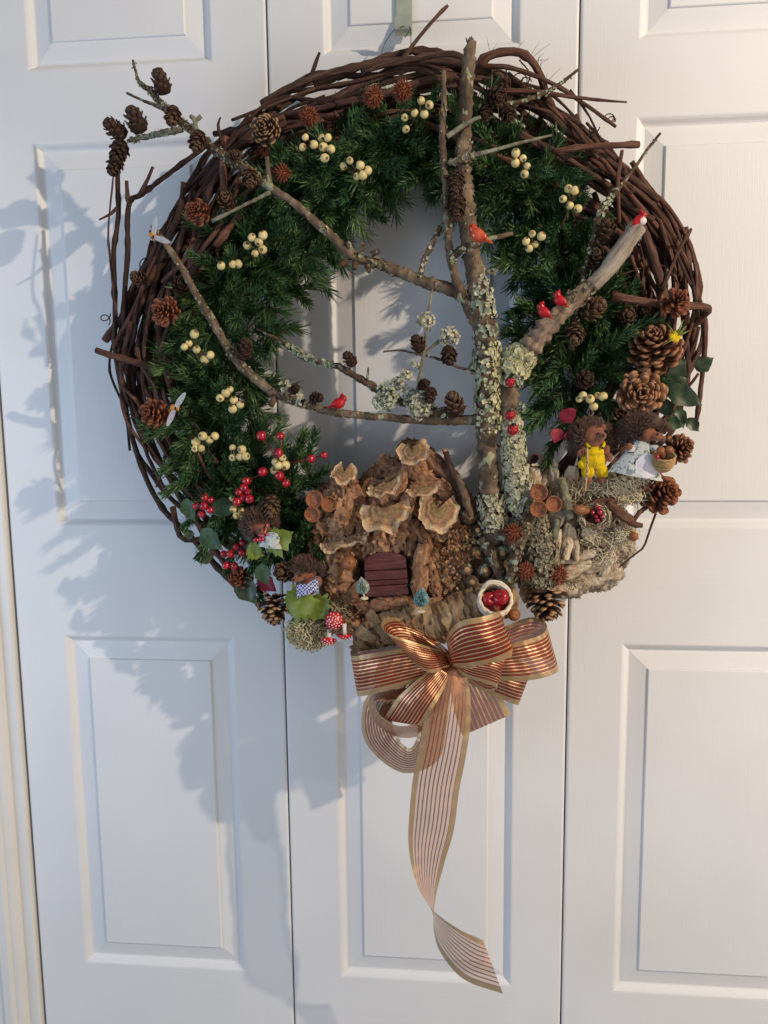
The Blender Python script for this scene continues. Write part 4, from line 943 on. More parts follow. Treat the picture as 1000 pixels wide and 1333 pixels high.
hm = remesh(mb, .0015, bark_disp(.0056, 170, 80), 1)
hm.build('wall', M['house_bark'], house)
# loose pieces of bark: rough slabs
def piece_mesh(k):
    random.seed(400 + k); mb = MB(); nx, ny = 9, 22; sd = Vector((k * 7.3, 1.7, 3.1))
    top, bot = [], []
    for i in range(ny + 1):
        v = i / ny * 2 - 1; rt, rb = [], []
        for j in range(nx + 1):
            u = j / nx * 2 - 1
            hw = .32 * (1 + .25 * noise.noise(sd + Vector((0, v * 2.2, 0)))) * (1 - .35 * abs(v) ** 4)
            x = u * hw + .07 * noise.noise(sd + Vector((5, v * 1.8, 0))); y = v + .06 * noise.noise(sd + Vector((u * 3, v, 8)))
            rid = 1 - abs(noise.noise(sd + Vector((u * 3.2, v * 2.0, 2)))) * 2.2
            z = .16 * (1 - u * u) ** .5 + .10 * rid + .05 * noise.noise(sd + Vector((u * 7, v * 9, 1)))
            rt.append((x, y, max(.0, z))); rb.append((x, y, -.12))
        top.append(rt); bot.append(rb)
    mb.grid(top); mb.grid([r[::-1] for r in bot])
    mb.grid([[r[0], b[0]] for r, b in zip(top, bot)][::-1]); mb.grid([[r[-1], b[-1]] for r, b in zip(top, bot)])
    mb.grid([top[0], bot[0]]); mb.grid([bot[-1], top[-1]])
    return mb.mesh('bark_piece', M['bark_piece'], None, True)
PIECE = [piece_mesh(k) for k in range(7)]
def slab(px, py, d, ln, ang, wid=1.0, thick=1.0, tilt=(0, 0), parent=None, k=None, mat=None):
    """a bark slab of half-length ln pixels, its long axis at ang degrees in the picture, its outer side to the room"""
    p = P(px, py, d); s = SZ(p) * ln; a = R(ang)
    y = Vector((math.cos(a), tilt[1], math.sin(a))).normalized(); z = Vector((tilt[0], -1, .15)); x = y.cross(z).normalized(); z = x.cross(y)
    mm = Matrix((x, y, z)).transposed().to_4x4() @ Matrix.Diagonal((s * wid, s, s * thick, 1)); mm.translation = p - Vector(parent['_o'])
    o = link('bark_piece', random.choice(PIECE) if k is None else PIECE[k], parent, mm)
    return o
random.seed(32)
for a in ((596, 640, .092, 44, -57, .8), (610, 655, .088, 46, -56, .6), (578, 615, .09, 34, -50, .9), (560, 600, .092, 22, -40, 1.2), (585, 650, .098, 30, -62, 1.0), (606, 676, .094, 26, -60, 1.1), (525, 612, .094, 26, 25, 1.0), (508, 606, .088, 18, -35, 1.6),
          (540, 615, .1, 24, -60, 1.0), (522, 628, .1, 24, 70, .9), (560, 628, .1, 22, -20, 1.1), (535, 645, .104, 20, 50, 1.2), (505, 650, .1, 22, -65, 1.2), (486, 655, .098, 20, 40, 1.2), (478, 640, .092, 18, 60, 1.4), (530, 660, .108, 22, 75, 1.2),
          (545, 664, .108, 18, -30, 1.5), (466, 655, .1, 26, -80, 1.0), (452, 672, .104, 38, 88, .7), (434, 664, .094, 32, 65, .9), (436, 695, .1, 30, 62, .9), (470, 690, .102, 24, 10, 1.0), (462, 640, .098, 24, -60, 1.0), (492, 700, .104, 26, -8, .9),
          (536, 700, .106, 24, 80, .9), (556, 712, .106, 28, -65, .8), (588, 705, .1, 26, 60, 1.1), (605, 712, .096, 28, -70, 1.0), (548, 742, .114, 36, 84, .85), (562, 750, .108, 30, -75, .8), (430, 735, .1, 36, 86, .9), (444, 765, .106, 30, 80, 1.0), (425, 775, .1, 28, 95, .9), (460, 772, .11, 22, 50, 1.0), (468, 785, .112, 20, -30, 1.1),
          (585, 752, .1, 24, 70, 1.1), (610, 750, .1, 30, -80, 1.0), (630, 735, .098, 36, -75, .9), (632, 765, .1, 24, -60, 1.0), (508, 784, .112, 24, 5, .9), (535, 782, .112, 22, -12, .9), (486, 790, .114, 20, 12, 1.0), (575, 668, .1, 20, 30, 1.3), (440, 628, .09, 20, 75, 1.4)):
    slab(*a[:5], wid=a[5] * 1.1, thick=random.uniform(.8, 1.3), tilt=(random.uniform(-.3, .3), random.uniform(-.2, .2)), parent=house)
# bracket fungi
def fungus_mat():
    t = NT('bracket_fungus'); tc = t.new('ShaderNodeTexCoord'); sx = t.new('ShaderNodeSeparateXYZ'); t.l(tc.outputs['UV'], sx.inputs[0])
    nz = t.noise(t.coord('Object'), 160, 3); ad = t.new('ShaderNodeMath', operation='MULTIPLY_ADD'); t.l(nz, ad.inputs[0]); ad.inputs[1].default_value = .22; t.l(sx.outputs[1], ad.inputs[2])
    c = t.ramp(ad.outputs[0], [(.10, srgb(128, 100, 72)), (.24, srgb(122, 110, 78)), (.36, srgb(164, 130, 96)), (.48, srgb(132, 114, 80)), (.60, srgb(180, 146, 110)), (.72, srgb(142, 106, 76)), (.84, srgb(184, 148, 112)), (1, srgb(220, 190, 152))])
    c = t.mix(t.ramp(t.noise(t.coord('Object'), 420, 3), [(.35, (.5, .5, .5, 1)), (.65, (0, 0, 0, 1))]), c, srgb(96, 70, 46))
    t.l(c, t.b.inputs['Base Color']); t.b.inputs['Roughness'].default_value = .85; t.b.inputs['Specular IOR Level'].default_value = .2
    t.bump(t.noise(t.coord('Object'), 500, 4), .5, .001); return t.mat
M['fungus'] = fungus_mat()
def fungus(px, py, d, hw, ext, roll, pitch=38, span=104, wav=.17, parent=house):
    """fan-shaped bracket: concentric ridges, wavy rim, pale edge; ext is how far it stands out and down"""
    p = P(px, py, d); s = SZ(p); sd = random.random() * 30
    q = Quaternion((0, -1, 0), R(roll)) @ Quaternion((1, 0, 0), R(pitch))
    NR, NA = 16, 44; top, bot = [], []
    for i in range(NR + 1):
        r = i / NR; rt, rb = [], []
        for k in range(NA + 1):
            a = R(-span + 2 * span * k / NA)
            w = 1 + wav * noise.noise(Vector((a * 1.6, sd, 0))) + .5 * wav * noise.noise(Vector((a * 5, sd, 3)))
            x = math.sin(a) * r * hw * w; y = -math.cos(a) * r * ext * w
            z = 1.1 * math.sin(r * 26 + noise.noise(Vector((a * 2, r * 2, sd))) * 1.5) * r * hw / 30 + 3.4 * (1 - r) ** 1.4 * hw / 25 + r * r * hw * .34 * noise.noise(Vector((a * 2.1, sd, 7)))
            th = (.22 * (1 - r) + .06) * hw
            rt.append(p + q @ Vector((x, y, z)) * s); rb.append(p + q @ Vector((x * .97, y * .97, z - th)) * s)
        top.append(rt); bot.append(rb)
    mb = MB(); uvt = lambda i, j: (j / NA, i / NR)
    mb.grid(top, uvf=uvt); mb.grid([r[::-1] for r in bot], uvf=lambda i, j: (0, .95)); mb.grid([top[-1], bot[-1]], uvf=lambda i, j: (0, .97))
    return mb.build('bracket_fungus', M['fungus'], parent)
for a in ((448, 616, .104, 18, 19, 0, 36, 165), (538, 588, .108, 21, 25, 16, 44, 150), (501, 633, .114, 25, 21, 24, 30, 115), (550, 636, .116, 23, 17, 14, 30, 105), (502, 664, .120, 34, 38, 8, 42, 112), (571, 664, .118, 27, 36, -4, 44, 140), (456, 700, .114, 26, 18, 20, 28, 98), (433, 708, .114, 17, 18, 24, 30, 120)):
    fungus(*a)
# the red door of three boards
M['door_red'] = pmat('red_door', [srgb(62, 24, 26), srgb(90, 38, 38), srgb(108, 54, 52)], 1.0, (8, 900, 60), 'Object', rough=.5, bump=.35, bdist=.0006, spec=.4)
M['door_red'] = pmat('red_door', [srgb(58, 24, 26), srgb(86, 40, 40), srgb(116, 66, 60)], 90, (.5, 1, 6), rough=.55, bump=.6, bdist=.0006, spec=.45)
dp = P(505, 775, .112); sD = SZ(dp); door = link('door', bpy.data.meshes.new('door'), house); door.location = dp - Vector(house['_o'])
rotd = Matrix.Rotation(R(-4), 4, Vector((0, 1, 0))) @ Matrix.Rotation(R(-8), 4, 'X')
def board(zb, zt, arch=False, off=0):
    mb = MB(); n = 14; hw = 27.5
    if arch: prof = [(-hw, zb)] + [(-hw * math.cos(math.pi * k / n), zt + (15 * math.sin(math.pi * k / n) ** .8)) for k in range(n + 1)] + [(hw, zb)]
    else: prof = [(-hw, zb), (-hw, zt), (hw, zt), (hw, zb)]
    f = [rotd @ (Vector((x * sD, -.0055 - off, z * sD))) for x, z in prof]; b = [rotd @ Vector((x * sD, 0, z * sD)) for x, z in prof]
    m_ = len(prof); mb.add(f + b, [tuple(range(m_))[::-1], tuple(range(m_, 2 * m_))] + [(i, (i + 1) % m_, m_ + (i + 1) % m_, m_ + i) for i in range(m_)])
    o = mb.build('plank', M['door_red'], door, (0, 0, 0), smooth=False)
    bv = o.modifiers.new('b', 'BEVEL'); bv.width = .0006; bv.segments = 2
board(0, 13.2, off=.0004); board(14.0, 20.4, off=-.0012); board(21.2, 33.2, off=.0002); board(34.0, 42, True, off=-.0004)
M['iron'] = pmat('dark_iron', [srgb(30, 26, 24), srgb(52, 46, 42)], 300, rough=.5, metal=.5)
mb = MB(); mb.tube([Vector((26 * sD, -.006, 15 * sD)), Vector((31 * sD, -.008, 17 * sD)), Vector((34 * sD, -.004, 18 * sD))], .0009, 6); mb.build('latch', M['iron'], door, (0, 0, 0))
# brown leaf litter and twigs round the house foot
M['litter'] = pmat('dry_leaf', [srgb(70, 44, 28), srgb(116, 76, 48), srgb(146, 104, 70)], 200, rough=.8, bump=.6)
mb = MB()
for i in range(90):
    x, y = random.choice(((475, 790), (450, 790), (520, 785), (600, 720), (590, 690), (575, 730)))
    p = P(x + random.gauss(0, 14), y + random.gauss(0, 9), .108 + random.uniform(0, .012)); s = SZ(p)
    a = Vector((random.gauss(0, 1), random.gauss(0, .5), random.gauss(0, 1))).normalized(); b = a.cross(Vector((random.gauss(0, 1), -1, random.gauss(0, 1)))).normalized()
    L, w = random.uniform(4, 9) * s, random.uniform(1, 3) * s; n_ = a.cross(b) * w
    mb.grid([[p - a * L - b * w * .3, p - a * L + n_ * .4, p - a * L + b * w * .3], [p - b * w, p + n_, p + b * w], [p + a * L - b * w * .2, p + a * L + n_ * .5, p + a * L + b * w * .2]])
o = mb.build('leaf_litter', M['litter'], house); o['kind'] = 'stuff'
M['crust'] = pmat('brown_lichen', [srgb(112, 86, 60), srgb(168, 134, 98), srgb(200, 170, 132)], 160, rough=.95)
def lichen_patch(px, py, d, rx, ry, count, size, parent, mat):
    mb = MB()
    for i in range(count):
        p = P(px + random.gauss(0, rx * .5), py + random.gauss(0, ry * .5), d + random.uniform(-.006, .006)); flake(mb, p, Vector((random.gauss(0, .5), -1, random.gauss(0, .5))).normalized(), size * SZ(p) * random.uniform(.6, 1.3))
    o = mb.build('lichen', M[mat], parent, smooth=False); o['kind'] = 'stuff'
lichen_patch(590, 735, .106, 26, 34, 260, 4.2, house, 'crust'); lichen_patch(610, 700, .104, 22, 20, 120, 3.8, house, 'crust'); lichen_patch(448, 800, .108, 20, 20, 120, 4, house, 'crust')
# chopped twig ends stacked right of the door, each its own piece
M['twig_end'] = M['bark_dark']
for x, y, r, dd in ((612, 672, 11, .112), (622, 720, 9, .114), (608, 742, 10, .112), (632, 742, 10, .116), (655, 720, 10, .12), (622, 690, 8, .112), (640, 762, 10, .116), (615, 758, 9, .116)):
    a = P(x, y, dd); s = SZ(a); mb = MB(); dv = Vector((random.uniform(-.3, .3), -1, random.uniform(-.2, .3))).normalized()
    mb.tube([a - dv * 26 * s, a - dv * 8 * s, a], [r * s, r * s, r * s * .95], 14, .2); o = mb.build('twig_end', M['bark_dark'], house)
    mb = MB(); mb.ball(a, (r * .42 * s, .0012, r * .42 * s), 12, 6); mb.build('pith', M['cut'], o, house['_o'])
for pts, m in (([(580, 588, .1, 4), (592, 625, .102, 4.2), (612, 668, .104, 4.4), (618, 690, .1, 4)], 'vine'), ([(595, 618, .112, 4.5), (605, 645, .112, 5), (613, 672, .11, 6)], 'bark')):
    o, c, rr = limb(pts, house, 'twig', m)
mb = MB(); a = P(579, 587, .1); mb.ball(a, (3.4 * SZ(a), .002, 3 * SZ(a)), 10, 6); mb.build('twig_tip', M['cut'], house)

# birch logs under the house
def birch_mat():
    t = NT('birch_bark'); uv = t.coord('UV', (3, 1, 1)); base = t.noise(t.coord('Object'), 60, 4)
    c = t.ramp(base, [(.3, srgb(112, 86, 60)), (.5, srgb(158, 128, 94)), (.7, srgb(196, 168, 130))])
    st = t.noise(t.coord('UV', (7, 190, 1)), 1.0, 2, .5, .3); c = t.mix(t.ramp(st, [(.50, (0, 0, 0, 1)), (.58, (.9, .9, .9, 1))]), c, srgb(82, 58, 40))
    t.l(c, t.b.inputs['Base Color']); t.b.inputs['Roughness'].default_value = .75; t.b.inputs['Specular IOR Level'].default_value = .3
    t.bump(st, .7, .002); return t.mat
M['birch'] = birch_mat()
for pts, lb in (([(468, 832, .104, 17), (490, 822, .108, 22), (525, 810, .110, 24), (565, 800, .110, 23), (580, 798, .106, 20)], 'short pale birch log below the red door'), ([(545, 826, .108, 20), (570, 812, .112, 26), (610, 795, .114, 28), (650, 780, .114, 26), (664, 776, .11, 22)], 'striped birch log between red door and white basket')):
    q = catmull(pts, 90); c = [P(*k[:3]) for k in q]; mb = MB(); mb.tube(c, [k[3] * SZ(p) for k, p in zip(q, c)], 30, .10)
    single(mb, 'birch_log', M['birch'], lb, 'log', c[0], 'birch logs')
# curls of peeling birch bark
rt = thing('bark_curl', 'curled strips of peeling birch bark left of the bow', 'bark', P(470, 835, .11))
for (x, y, w, h, a0, cr) in ((478, 826, 14, 22, 60, 1.2), (468, 838, 10, 16, 100, 1.6), (500, 820, 18, 14, 20, .8), (462, 842, 9, 13, 130, 1.8), (488, 806, 12, 16, 40, 1.0)):
    p = P(x, y, .128); s = SZ(p); rows = []
    for i in range(9):
        t = i / 8 - .5; row = []
        for j in range(5):
            u = j / 4 - .5; an = t * cr * 2.4; a = R(a0)
            lx, lz, ly = w * u * (1 + .2 * math.sin(7 * t)), h * math.sin(an) / cr / 1.2, -h * .5 * math.cos(an)
            row.append(p + Vector((lx * math.cos(a) - lz * math.sin(a), ly * .6, lx * math.sin(a) + lz * math.cos(a))) * s)
        rows.append(row)
    mb = MB(); mb.grid(rows); mb.grid([[v + Vector((0, .0006, 0)) for v in r] for r in rows]); mb.build('strip', M['birch'], rt)

# ------------------------------------------------------------------ weathered wood at the right
random.seed(41)
M['oldwood'] = pmat('weathered_wood', [srgb(84, 70, 58), srgb(138, 120, 102), srgb(184, 168, 146), srgb(212, 200, 180)], 70, (1, 1, .35), rough=.9, bump=1.0, bdist=.0022, bscale=160, lo=.28, hi=.74, dist=.5)
M['fibre'] = pmat('wood_fibre', [srgb(112, 94, 76), srgb(182, 162, 136), srgb(218, 204, 180)], 3.0, (1, .5, 1), rough=.85, bump=.8, bdist=.0012, bscale=9, rnd=.18)
M['silver'] = pmat('silver_bark', [srgb(96, 92, 84), srgb(146, 142, 132), srgb(182, 176, 164)], 6, (1, 3, 1), rough=.7, bump=.6, bdist=.001, bscale=12)
chunk = thing('wood_chunk', 'weathered grey-brown splintered wood chunk at the lower right of the wreath', 'wood', P(750, 770, .03))
mb = MB()
for e in ((725, 690, .064, 38, 60, .036), (765, 700, .060, 50, 46, .034), (795, 700, .056, 30, 44, .030), (735, 745, .058, 40, 32, .03), (700, 745, .062, 26, 34, .03), (775, 740, .052, 34, 28, .026), (715, 640, .06, 26, 34, .026), (750, 640, .06, 34, 28, .026)): ell(mb, *e)
remesh(mb, .0016, bark_disp(.0050, 170, 60), 1).build('block', M['oldwood'], chunk)
PW = []
for k in range(7):
    me = PIECE[k].copy(); me.materials.clear(); me.materials.append(M['fibre']); PW.append(me)
def splint(px, py, d, ln, ang, wid, mat=None):
    o = slab(px, py, d, ln, ang + random.uniform(-12, 12), wid * 1.7, random.uniform(.8, 1.2), (random.uniform(-.3, .3), random.uniform(-.2, .2)), chunk); o.data = random.choice(PW); o.name = 'splinter'
    return o
for a in ((730, 655, .104, 30, 80, .7), (716, 690, .106, 26, 86, .5), (738, 705, .108, 24, 92, .5), (726, 712, .108, 24, 90, .4), (748, 708, .106, 22, 96, .4), (757, 640, .1, 24, 60, .8), (742, 628, .1, 22, 75, .8), (700, 625, .098, 22, 100, .7), (714, 620, .098, 20, 70, .6), (722, 632, .102, 24, 95, .5), (706, 690, .108, 22, 80, .4),
          (772, 735, .096, 24, 20, .7), (790, 728, .096, 22, 65, .7), (800, 710, .094, 24, 75, .6), (745, 742, .1, 26, 12, .6), (760, 755, .094, 22, 5, .8), (728, 765, .094, 24, 4, .8), (780, 700, .098, 26, 150, .6), (812, 690, .092, 18, 60, .8), (752, 725, .102, 24, 14, .5), (795, 745, .088, 16, 40, .8), (712, 742, .1, 20, 60, .8), (688, 765, .1, 20, 85, .9)):
    splint(*a)
for pts in ([(730, 622, .112, 6), (736, 650, .116, 7), (742, 675, .116, 6)], [(722, 700, .118, 5), (726, 675, .118, 5)]):
    limb(pts, chunk, 'twig', 'twig_grey')
limb([(802, 650, .11, 5), (780, 655, .115, 7), (762, 664, .118, 6), (752, 664, .12, 5)], chunk, 'twig', 'vine_red'); limb([(790, 655, .118, 6), (810, 670, .116, 7), (826, 682, .112, 5), (836, 684, .11, 3)], chunk, 'twig', 'vine_red'); limb([(820, 684, .112, 3), (832, 668, .11, 3), (842, 660, .1, 3)], chunk, 'twig', 'vine')
limb([(690, 660, .1, 8), (700, 690, .118, 7), (703, 700, .12, 6)], chunk, 'twig', 'bark_dark')
def strands(name, px, py, d, rx, ry, rd, count, ln, thick, mats, parent=None, flat=.4, curl=.5, align=None, wind=None):
    """tangle of fine stalks"""
    mb = MB()
    for i in range(count):
        while True:
            u, v, w = random.uniform(-1, 1), random.uniform(-1, 1), random.uniform(-1, 1)
            if u * u + v * v + w * w < 1: break
        p = P(px + u * rx, py + v * ry, d + w * rd); s = SZ(p)
        if wind:                                   # wound round a hollow
            a = math.atan2(v, u) + random.gauss(0, .25); k = random.uniform(.62, 1); p = P(px + math.cos(a) * rx * k, py + math.sin(a) * ry * k, d + w * rd)
            dv = Vector((-math.sin(a), random.gauss(0, .25), -math.cos(a)))
        else:
            dv = Vector((random.gauss(0, 1), random.gauss(0, flat), random.gauss(0, 1)))
            if align: dv += Vector(align) * 2.0
        dv.normalize(); L = ln * s * random.uniform(.5, 1.2)
        b = Vector((random.gauss(0, 1), random.gauss(0, .6), random.gauss(0, 1))) * L * curl * .5
        mb.tube([p - dv * L, p + b, p + dv * L], [thick * s, thick * s, thick * s * .5], 3, caps=False, m=random.randrange(len(mats)))
    return mb, mats
M['straw'] = pmat('straw', [srgb(200, 184, 150), srgb(234, 222, 192)], 100, rough=.75, bump=0)
M['straw_d'] = pmat('straw_dark', [srgb(112, 96, 76), srgb(152, 134, 108)], 100, rough=.8, bump=0)
M['moss'] = pmat('moss_cream', [srgb(204, 190, 148), srgb(238, 226, 188)], 100, rough=.9, bump=0)
M['moss_g'] = pmat('moss_green', [srgb(158, 146, 100), srgb(196, 182, 134)], 100, rough=.9, bump=0)
mb, ms = strands('s', 748, 645, .108, 34, 20, .008, 170, 10, .55, [M['straw'], M['straw_d'], M['fibre']], align=(.1, -.1, .5)); o = mb.build('fibre', ms, chunk); o['kind'] = 'stuff'
mb, ms = strands('s', 785, 705, .1, 38, 30, .010, 230, 11, .55, [M['straw'], M['straw'], M['straw_d']], align=(.5, 0, -.3)); o = mb.build('fibre', ms, chunk); o['kind'] = 'stuff'
mb, ms = strands('s', 735, 752, .094, 40, 20, .008, 160, 8, .6, [M['straw'], M['straw_d'], M['moss_g']]); o = mb.build('fibre', ms, chunk); o['kind'] = 'stuff'
mb, ms = strands('s', 815, 694, .104, 16, 16, .008, 130, 8, .6, [M['straw'], M['moss']]); o = mb.build('fibre', ms, chunk); o['kind'] = 'stuff'
def moss_clump(px, py, d, rx, ry, rd, n, ln, th, mats, label, align=None, curl=.9):
    mb, ms = strands('m', px, py, d, rx, ry, rd, n, ln, th, mats, align=align, curl=curl, flat=.7)
    core = MB(); ell(core, px, py, d - .004, rx * .8, ry * .8, rd * .8); b = len(mb.v); mb.v += core.v
    for f in core.f: mb.face([b + i for i in f], None, len(ms))
    return single(mb, 'moss_clump', list(ms) + [M['moss_g']], label, 'moss', P(px, py, d), smooth=True)
moss_clump(808, 636, .104, 44, 22, .013, 950, 9, .7, [M['straw'], M['straw'], M['moss']], 'bed of pale dry moss stalks under the hedgehogs at right', (.6, 0, -.3), .5)
moss_clump(402, 822, .098, 30, 25, .018, 1500, 5, .75, [M['moss'], M['moss'], M['moss_g']], 'cream reindeer moss clump at the bottom left')
moss_clump(440, 797, .112, 18, 16, .010, 420, 5, .7, [M['moss_g'], M['straw_d']], 'dark mossy tuft above the red mushrooms')
# the nest
mb, ms = strands('n', 774, 672, .116, 21, 16, .007, 420, 10, .6, [M['straw_d'], M['straw_d'], M['straw']], wind=True, curl=.25)
nb = MB(); ell(nb, 774, 673, .108, 20, 15, .008); b = len(mb.v); mb.v += nb.v
for f in nb.f: mb.face([b + i for i in f], None, 3)
single(mb, 'bird_nest', list(ms) + [M['cone_core']], 'small round straw nest in the wood chunk at right', 'nest', P(774, 672, .118))
berry_cluster([(776, 660), (781, 667), (776, 672), (784, 673), (780, 661), (772, 667), (778, 677)], 'red', 'tiny red berries lying in the straw nest', .123, 3.4, False)
place('acorn', NUT, 758, 664, .126, (-1, -.4, .15), 9, None, 'long dark acorn on the rim of the straw nest', 'acorn', sq=(.8, .8, 1.6))

# ------------------------------------------------------------------ figures
random.seed(51)
M['skin'] = pmat('flocked_brown', [srgb(112, 66, 46), srgb(146, 92, 66)], 300, rough=.9, bump=.3, sheen=.3)
M['fur'] = pmat('brown_fur', [srgb(60, 38, 30), srgb(100, 68, 54), srgb(138, 100, 80)], 150, rough=.7, bump=0, sheen=.2)
M['black'] = pmat('black_bead', [srgb(12, 10, 10), srgb(22, 18, 18)], 50, rough=.15, bump=0, spec=.6)
M['dress'] = pmat('sprigged_cloth', [srgb(170, 178, 178), srgb(200, 204, 200)], 400, rough=.85, bump=.4, bscale=1500, speck=(srgb(110, 128, 136), 330, .57))
M['white_cloth'] = pmat('white_cloth', [srgb(206, 202, 206), srgb(226, 222, 224)], 300, rough=.85, bump=.4, bscale=1500)
M['pink'] = pmat('pink_ribbon', [srgb(200, 60, 80), srgb(226, 120, 130)], 200, rough=.6, bump=.2)
def check_mat(name, c1, c2, sc):
    t = NT(name); ck = t.new('ShaderNodeTexChecker'); ck.inputs['Scale'].default_value = sc; ck.inputs[1].default_value = c1; ck.inputs[2].default_value = c2
    t.l(t.coord('Object'), ck.inputs[0]); t.l(ck.outputs[0], t.b.inputs['Base Color']); t.b.inputs['Roughness'].default_value = .85
    t.bump(t.noise(t.coord('Object'), 1500, 3), .4, .0005); return t.mat
M['check'] = check_mat('blue_check_cloth', srgb(40, 58, 132), srgb(204, 206, 222), 560)
class Fig:
    def __init__(s, name, label, cat, px, py, d, group=None):
        s.root = thing(name, label, cat, P(px, py, d), group); s.o = Vector(s.root['_o']); s.s = SZ(s.o)
    def p(s, x, z, t): return s.o + Vector((x, -t, z)) * s.s           # x right, z up, t towards the room, in pixels
    def body(s, parts, mat, name='body', voxel=.9, sm=3):
        mb = MB()
        for (x, z, t, rx, rz, rt, *q) in parts:
            mb.ball(s.p(x, z, t), (rx * s.s, rt * s.s, rz * s.s), 16, 12, q=Quaternion((0, -1, 0), R(q[0])) if q else None)
        return remesh(mb, voxel * s.s, None, sm).build(name, M[mat] if isinstance(mat, str) else mat, s.root)
    def ball(s, x, z, t, r, mat, name):
        mb = MB(); r = r if isinstance(r, tuple) else (r, r, r); mb.ball(s.p(x, z, t), (r[0] * s.s, r[2] * s.s, r[1] * s.s), 12, 8); return mb.build(name, M[mat], s.root)
    def tube(s, pts, rad, mat, name):
        mb = MB(); c = catmull(pts, max(6, len(pts) * 5)); mb.tube([s.p(*q[:3]) for q in c], rad * s.s, 7); return mb.build(name, M[mat], s.root)
    def fur(s, c, rad, count, ln, keep, mat='fur', comb=(0, .2, 0)):
        """hairs on an ellipsoid; keep(direction) says where"""
        mb = MB(); n = 0
        while n < count:
            d = Vector((random.gauss(0, 1), random.gauss(0, 1), random.gauss(0, 1))).normalized()       # x right, y up, z to the room
            if not keep(d): continue
            n += 1
            b = s.p(c[0] + d.x * rad[0], c[1] + d.y * rad[1], c[2] + d.z * rad[2])
            h = d + Vector(comb) + Vector((random.gauss(0, .28), random.gauss(0, .28), random.gauss(0, .28))); h.normalize()
            L = ln * random.uniform(.6, 1.25) * s.s; v = Vector((h.x, -h.z, h.y))
            e = b + v * L; mid = b + v * L * .55 + Vector((0, 0, -.04 * L))
            mb.tube([b, mid, e], [.55 * s.s, .42 * s.s, .12 * s.s], 3, caps=False)
        o = mb.build('fur', M[mat], s.root); o['kind'] = 'stuff'; return o
def cloth_skirt(f, prof, mat, name, n=40, folds=9, amp=.06, lean=0, flat=.75):
    """lathe-like garment; prof rows (x, z, t, rx); folds grow downwards"""
    rows = []
    for i, (x, z, t, r) in enumerate(prof):
        k = i / (len(prof) - 1); row = []
        for j in range(n):
            a = 6.2832 * j / n; rr = r * (1 + amp * k * math.sin(a * folds + .6 * math.sin(a * 3)))
            row.append(f.p(x + rr * math.cos(a), z + lean * math.cos(a) * r, t + rr * flat * math.sin(a)))
        rows.append(row)
    mb = MB(); mb.grid(rows, True); mb.grid([[v + (f.o - v).normalized() * .0004 for v in r][::-1] for r in rows], True)
    return mb.build(name, M[mat], f.root)
def flat_cloth(f, fn, nu, nv, mat, name, th=.0006):
    top = [[f.p(*fn(i / nu, j / nv)) for j in range(nv + 1)] for i in range(nu + 1)]
    bk = [[v + Vector((0, th, 0)) for v in r] for r in top]; mb = MB(); mb.grid(top); mb.grid([r[::-1] for r in bk])
    for e in (0, -1): mb.grid([[a[e], b[e]] for a, b in zip(top, bk)])
    mb.grid([top[0], bk[0]]); mb.grid([top[-1], bk[-1]]); return mb.build(name, M[mat], f.root)

# hedgehog in yellow overalls
f = Fig('hedgehog_figurine', 'brown furry hedgehog figurine in bright yellow overalls', 'figurine', 774, 612, .112, 'hedgehog figurines')
f.body([(-2, 15, 0, 16, 20, 11), (-3, 44, 2, 15, 16, 13), (6, 45, 13, 6, 5.5, 8), (5, 44, 19, 3.2, 3, 4), (-15, 28, 6, 4.5, 5, 5), (-20, 22, 10, 4.5, 5, 4.5), (13, 26, 6, 4.5, 7, 5, -20), (17, 17, 9, 4.5, 6, 4.5), (-8, -4, 3, 6, 9, 6), (8, -4, 3, 6, 9, 6), (-9, -13, 6, 6, 4, 8), (9, -12, 6, 6, 4, 8), (-10, 56, 4, 4, 4, 3), (9, 56, 4, 4, 4, 3)], 'skin')
f.fur((-6, 42, -6), (20, 20, 16), 2300, 9, lambda d: not (d.z > .35 and d.x > -.35 and d.y < .55))
f.fur((-20, 38, -8), (11, 15, 10), 700, 9, lambda d: d.z > -.4)
f.fur((16, 38, -8), (10, 17, 10), 700, 8, lambda d: d.x > -.2)
f.ball(1, 48, 15.5, 1.5, 'black', 'eye'); f.ball(10, 48.5, 15.5, 1.5, 'black', 'eye'); f.ball(6.5, 45.5, 22.5, 1.8, 'black', 'nose')
ov = f.body([(-1, 14, 2, 17, 14, 11.5), (-1, 24, 5, 13, 8, 9.5), (-9, -2, 4, 8.5, 9, 8), (9, -2, 4, 8.5, 9, 8), (-17, 8, 3, 5, 6, 5)], 'yellow', 'overalls', .8, 2)
f.tube([(-9, 30, 13), (-12, 34, 9), (-12, 37, 2)], 2.0, 'yellow', 'strap').parent = ov; f.tube([(7, 30, 13), (10, 34, 9), (10, 37, 2)], 2.0, 'yellow', 'strap').parent = ov
for x in (-9, 7): f.ball(x, 29.5, 15, (1.6, 1.6, .9), 'black', 'button').parent = ov
f.tube([(0, -9, 14), (-1, 2, 15.4), (0, 12, 15.4)], .5, 'straw_d', 'seam').parent = ov
M['stick'] = pmat('candy_stick', [srgb(150, 110, 70), srgb(196, 170, 130)], 700, rough=.6, bump=0, lo=.45, hi=.55)
f.tube([(-13, 30, 17), (-12, 10, 18), (-13, -8, 18), (-14, -26, 17)], 1.5, 'stick', 'walking_stick')
for z in (12, 2, -6): f.ball(-12, z, 20, 1.6, 'stick', 'bead')
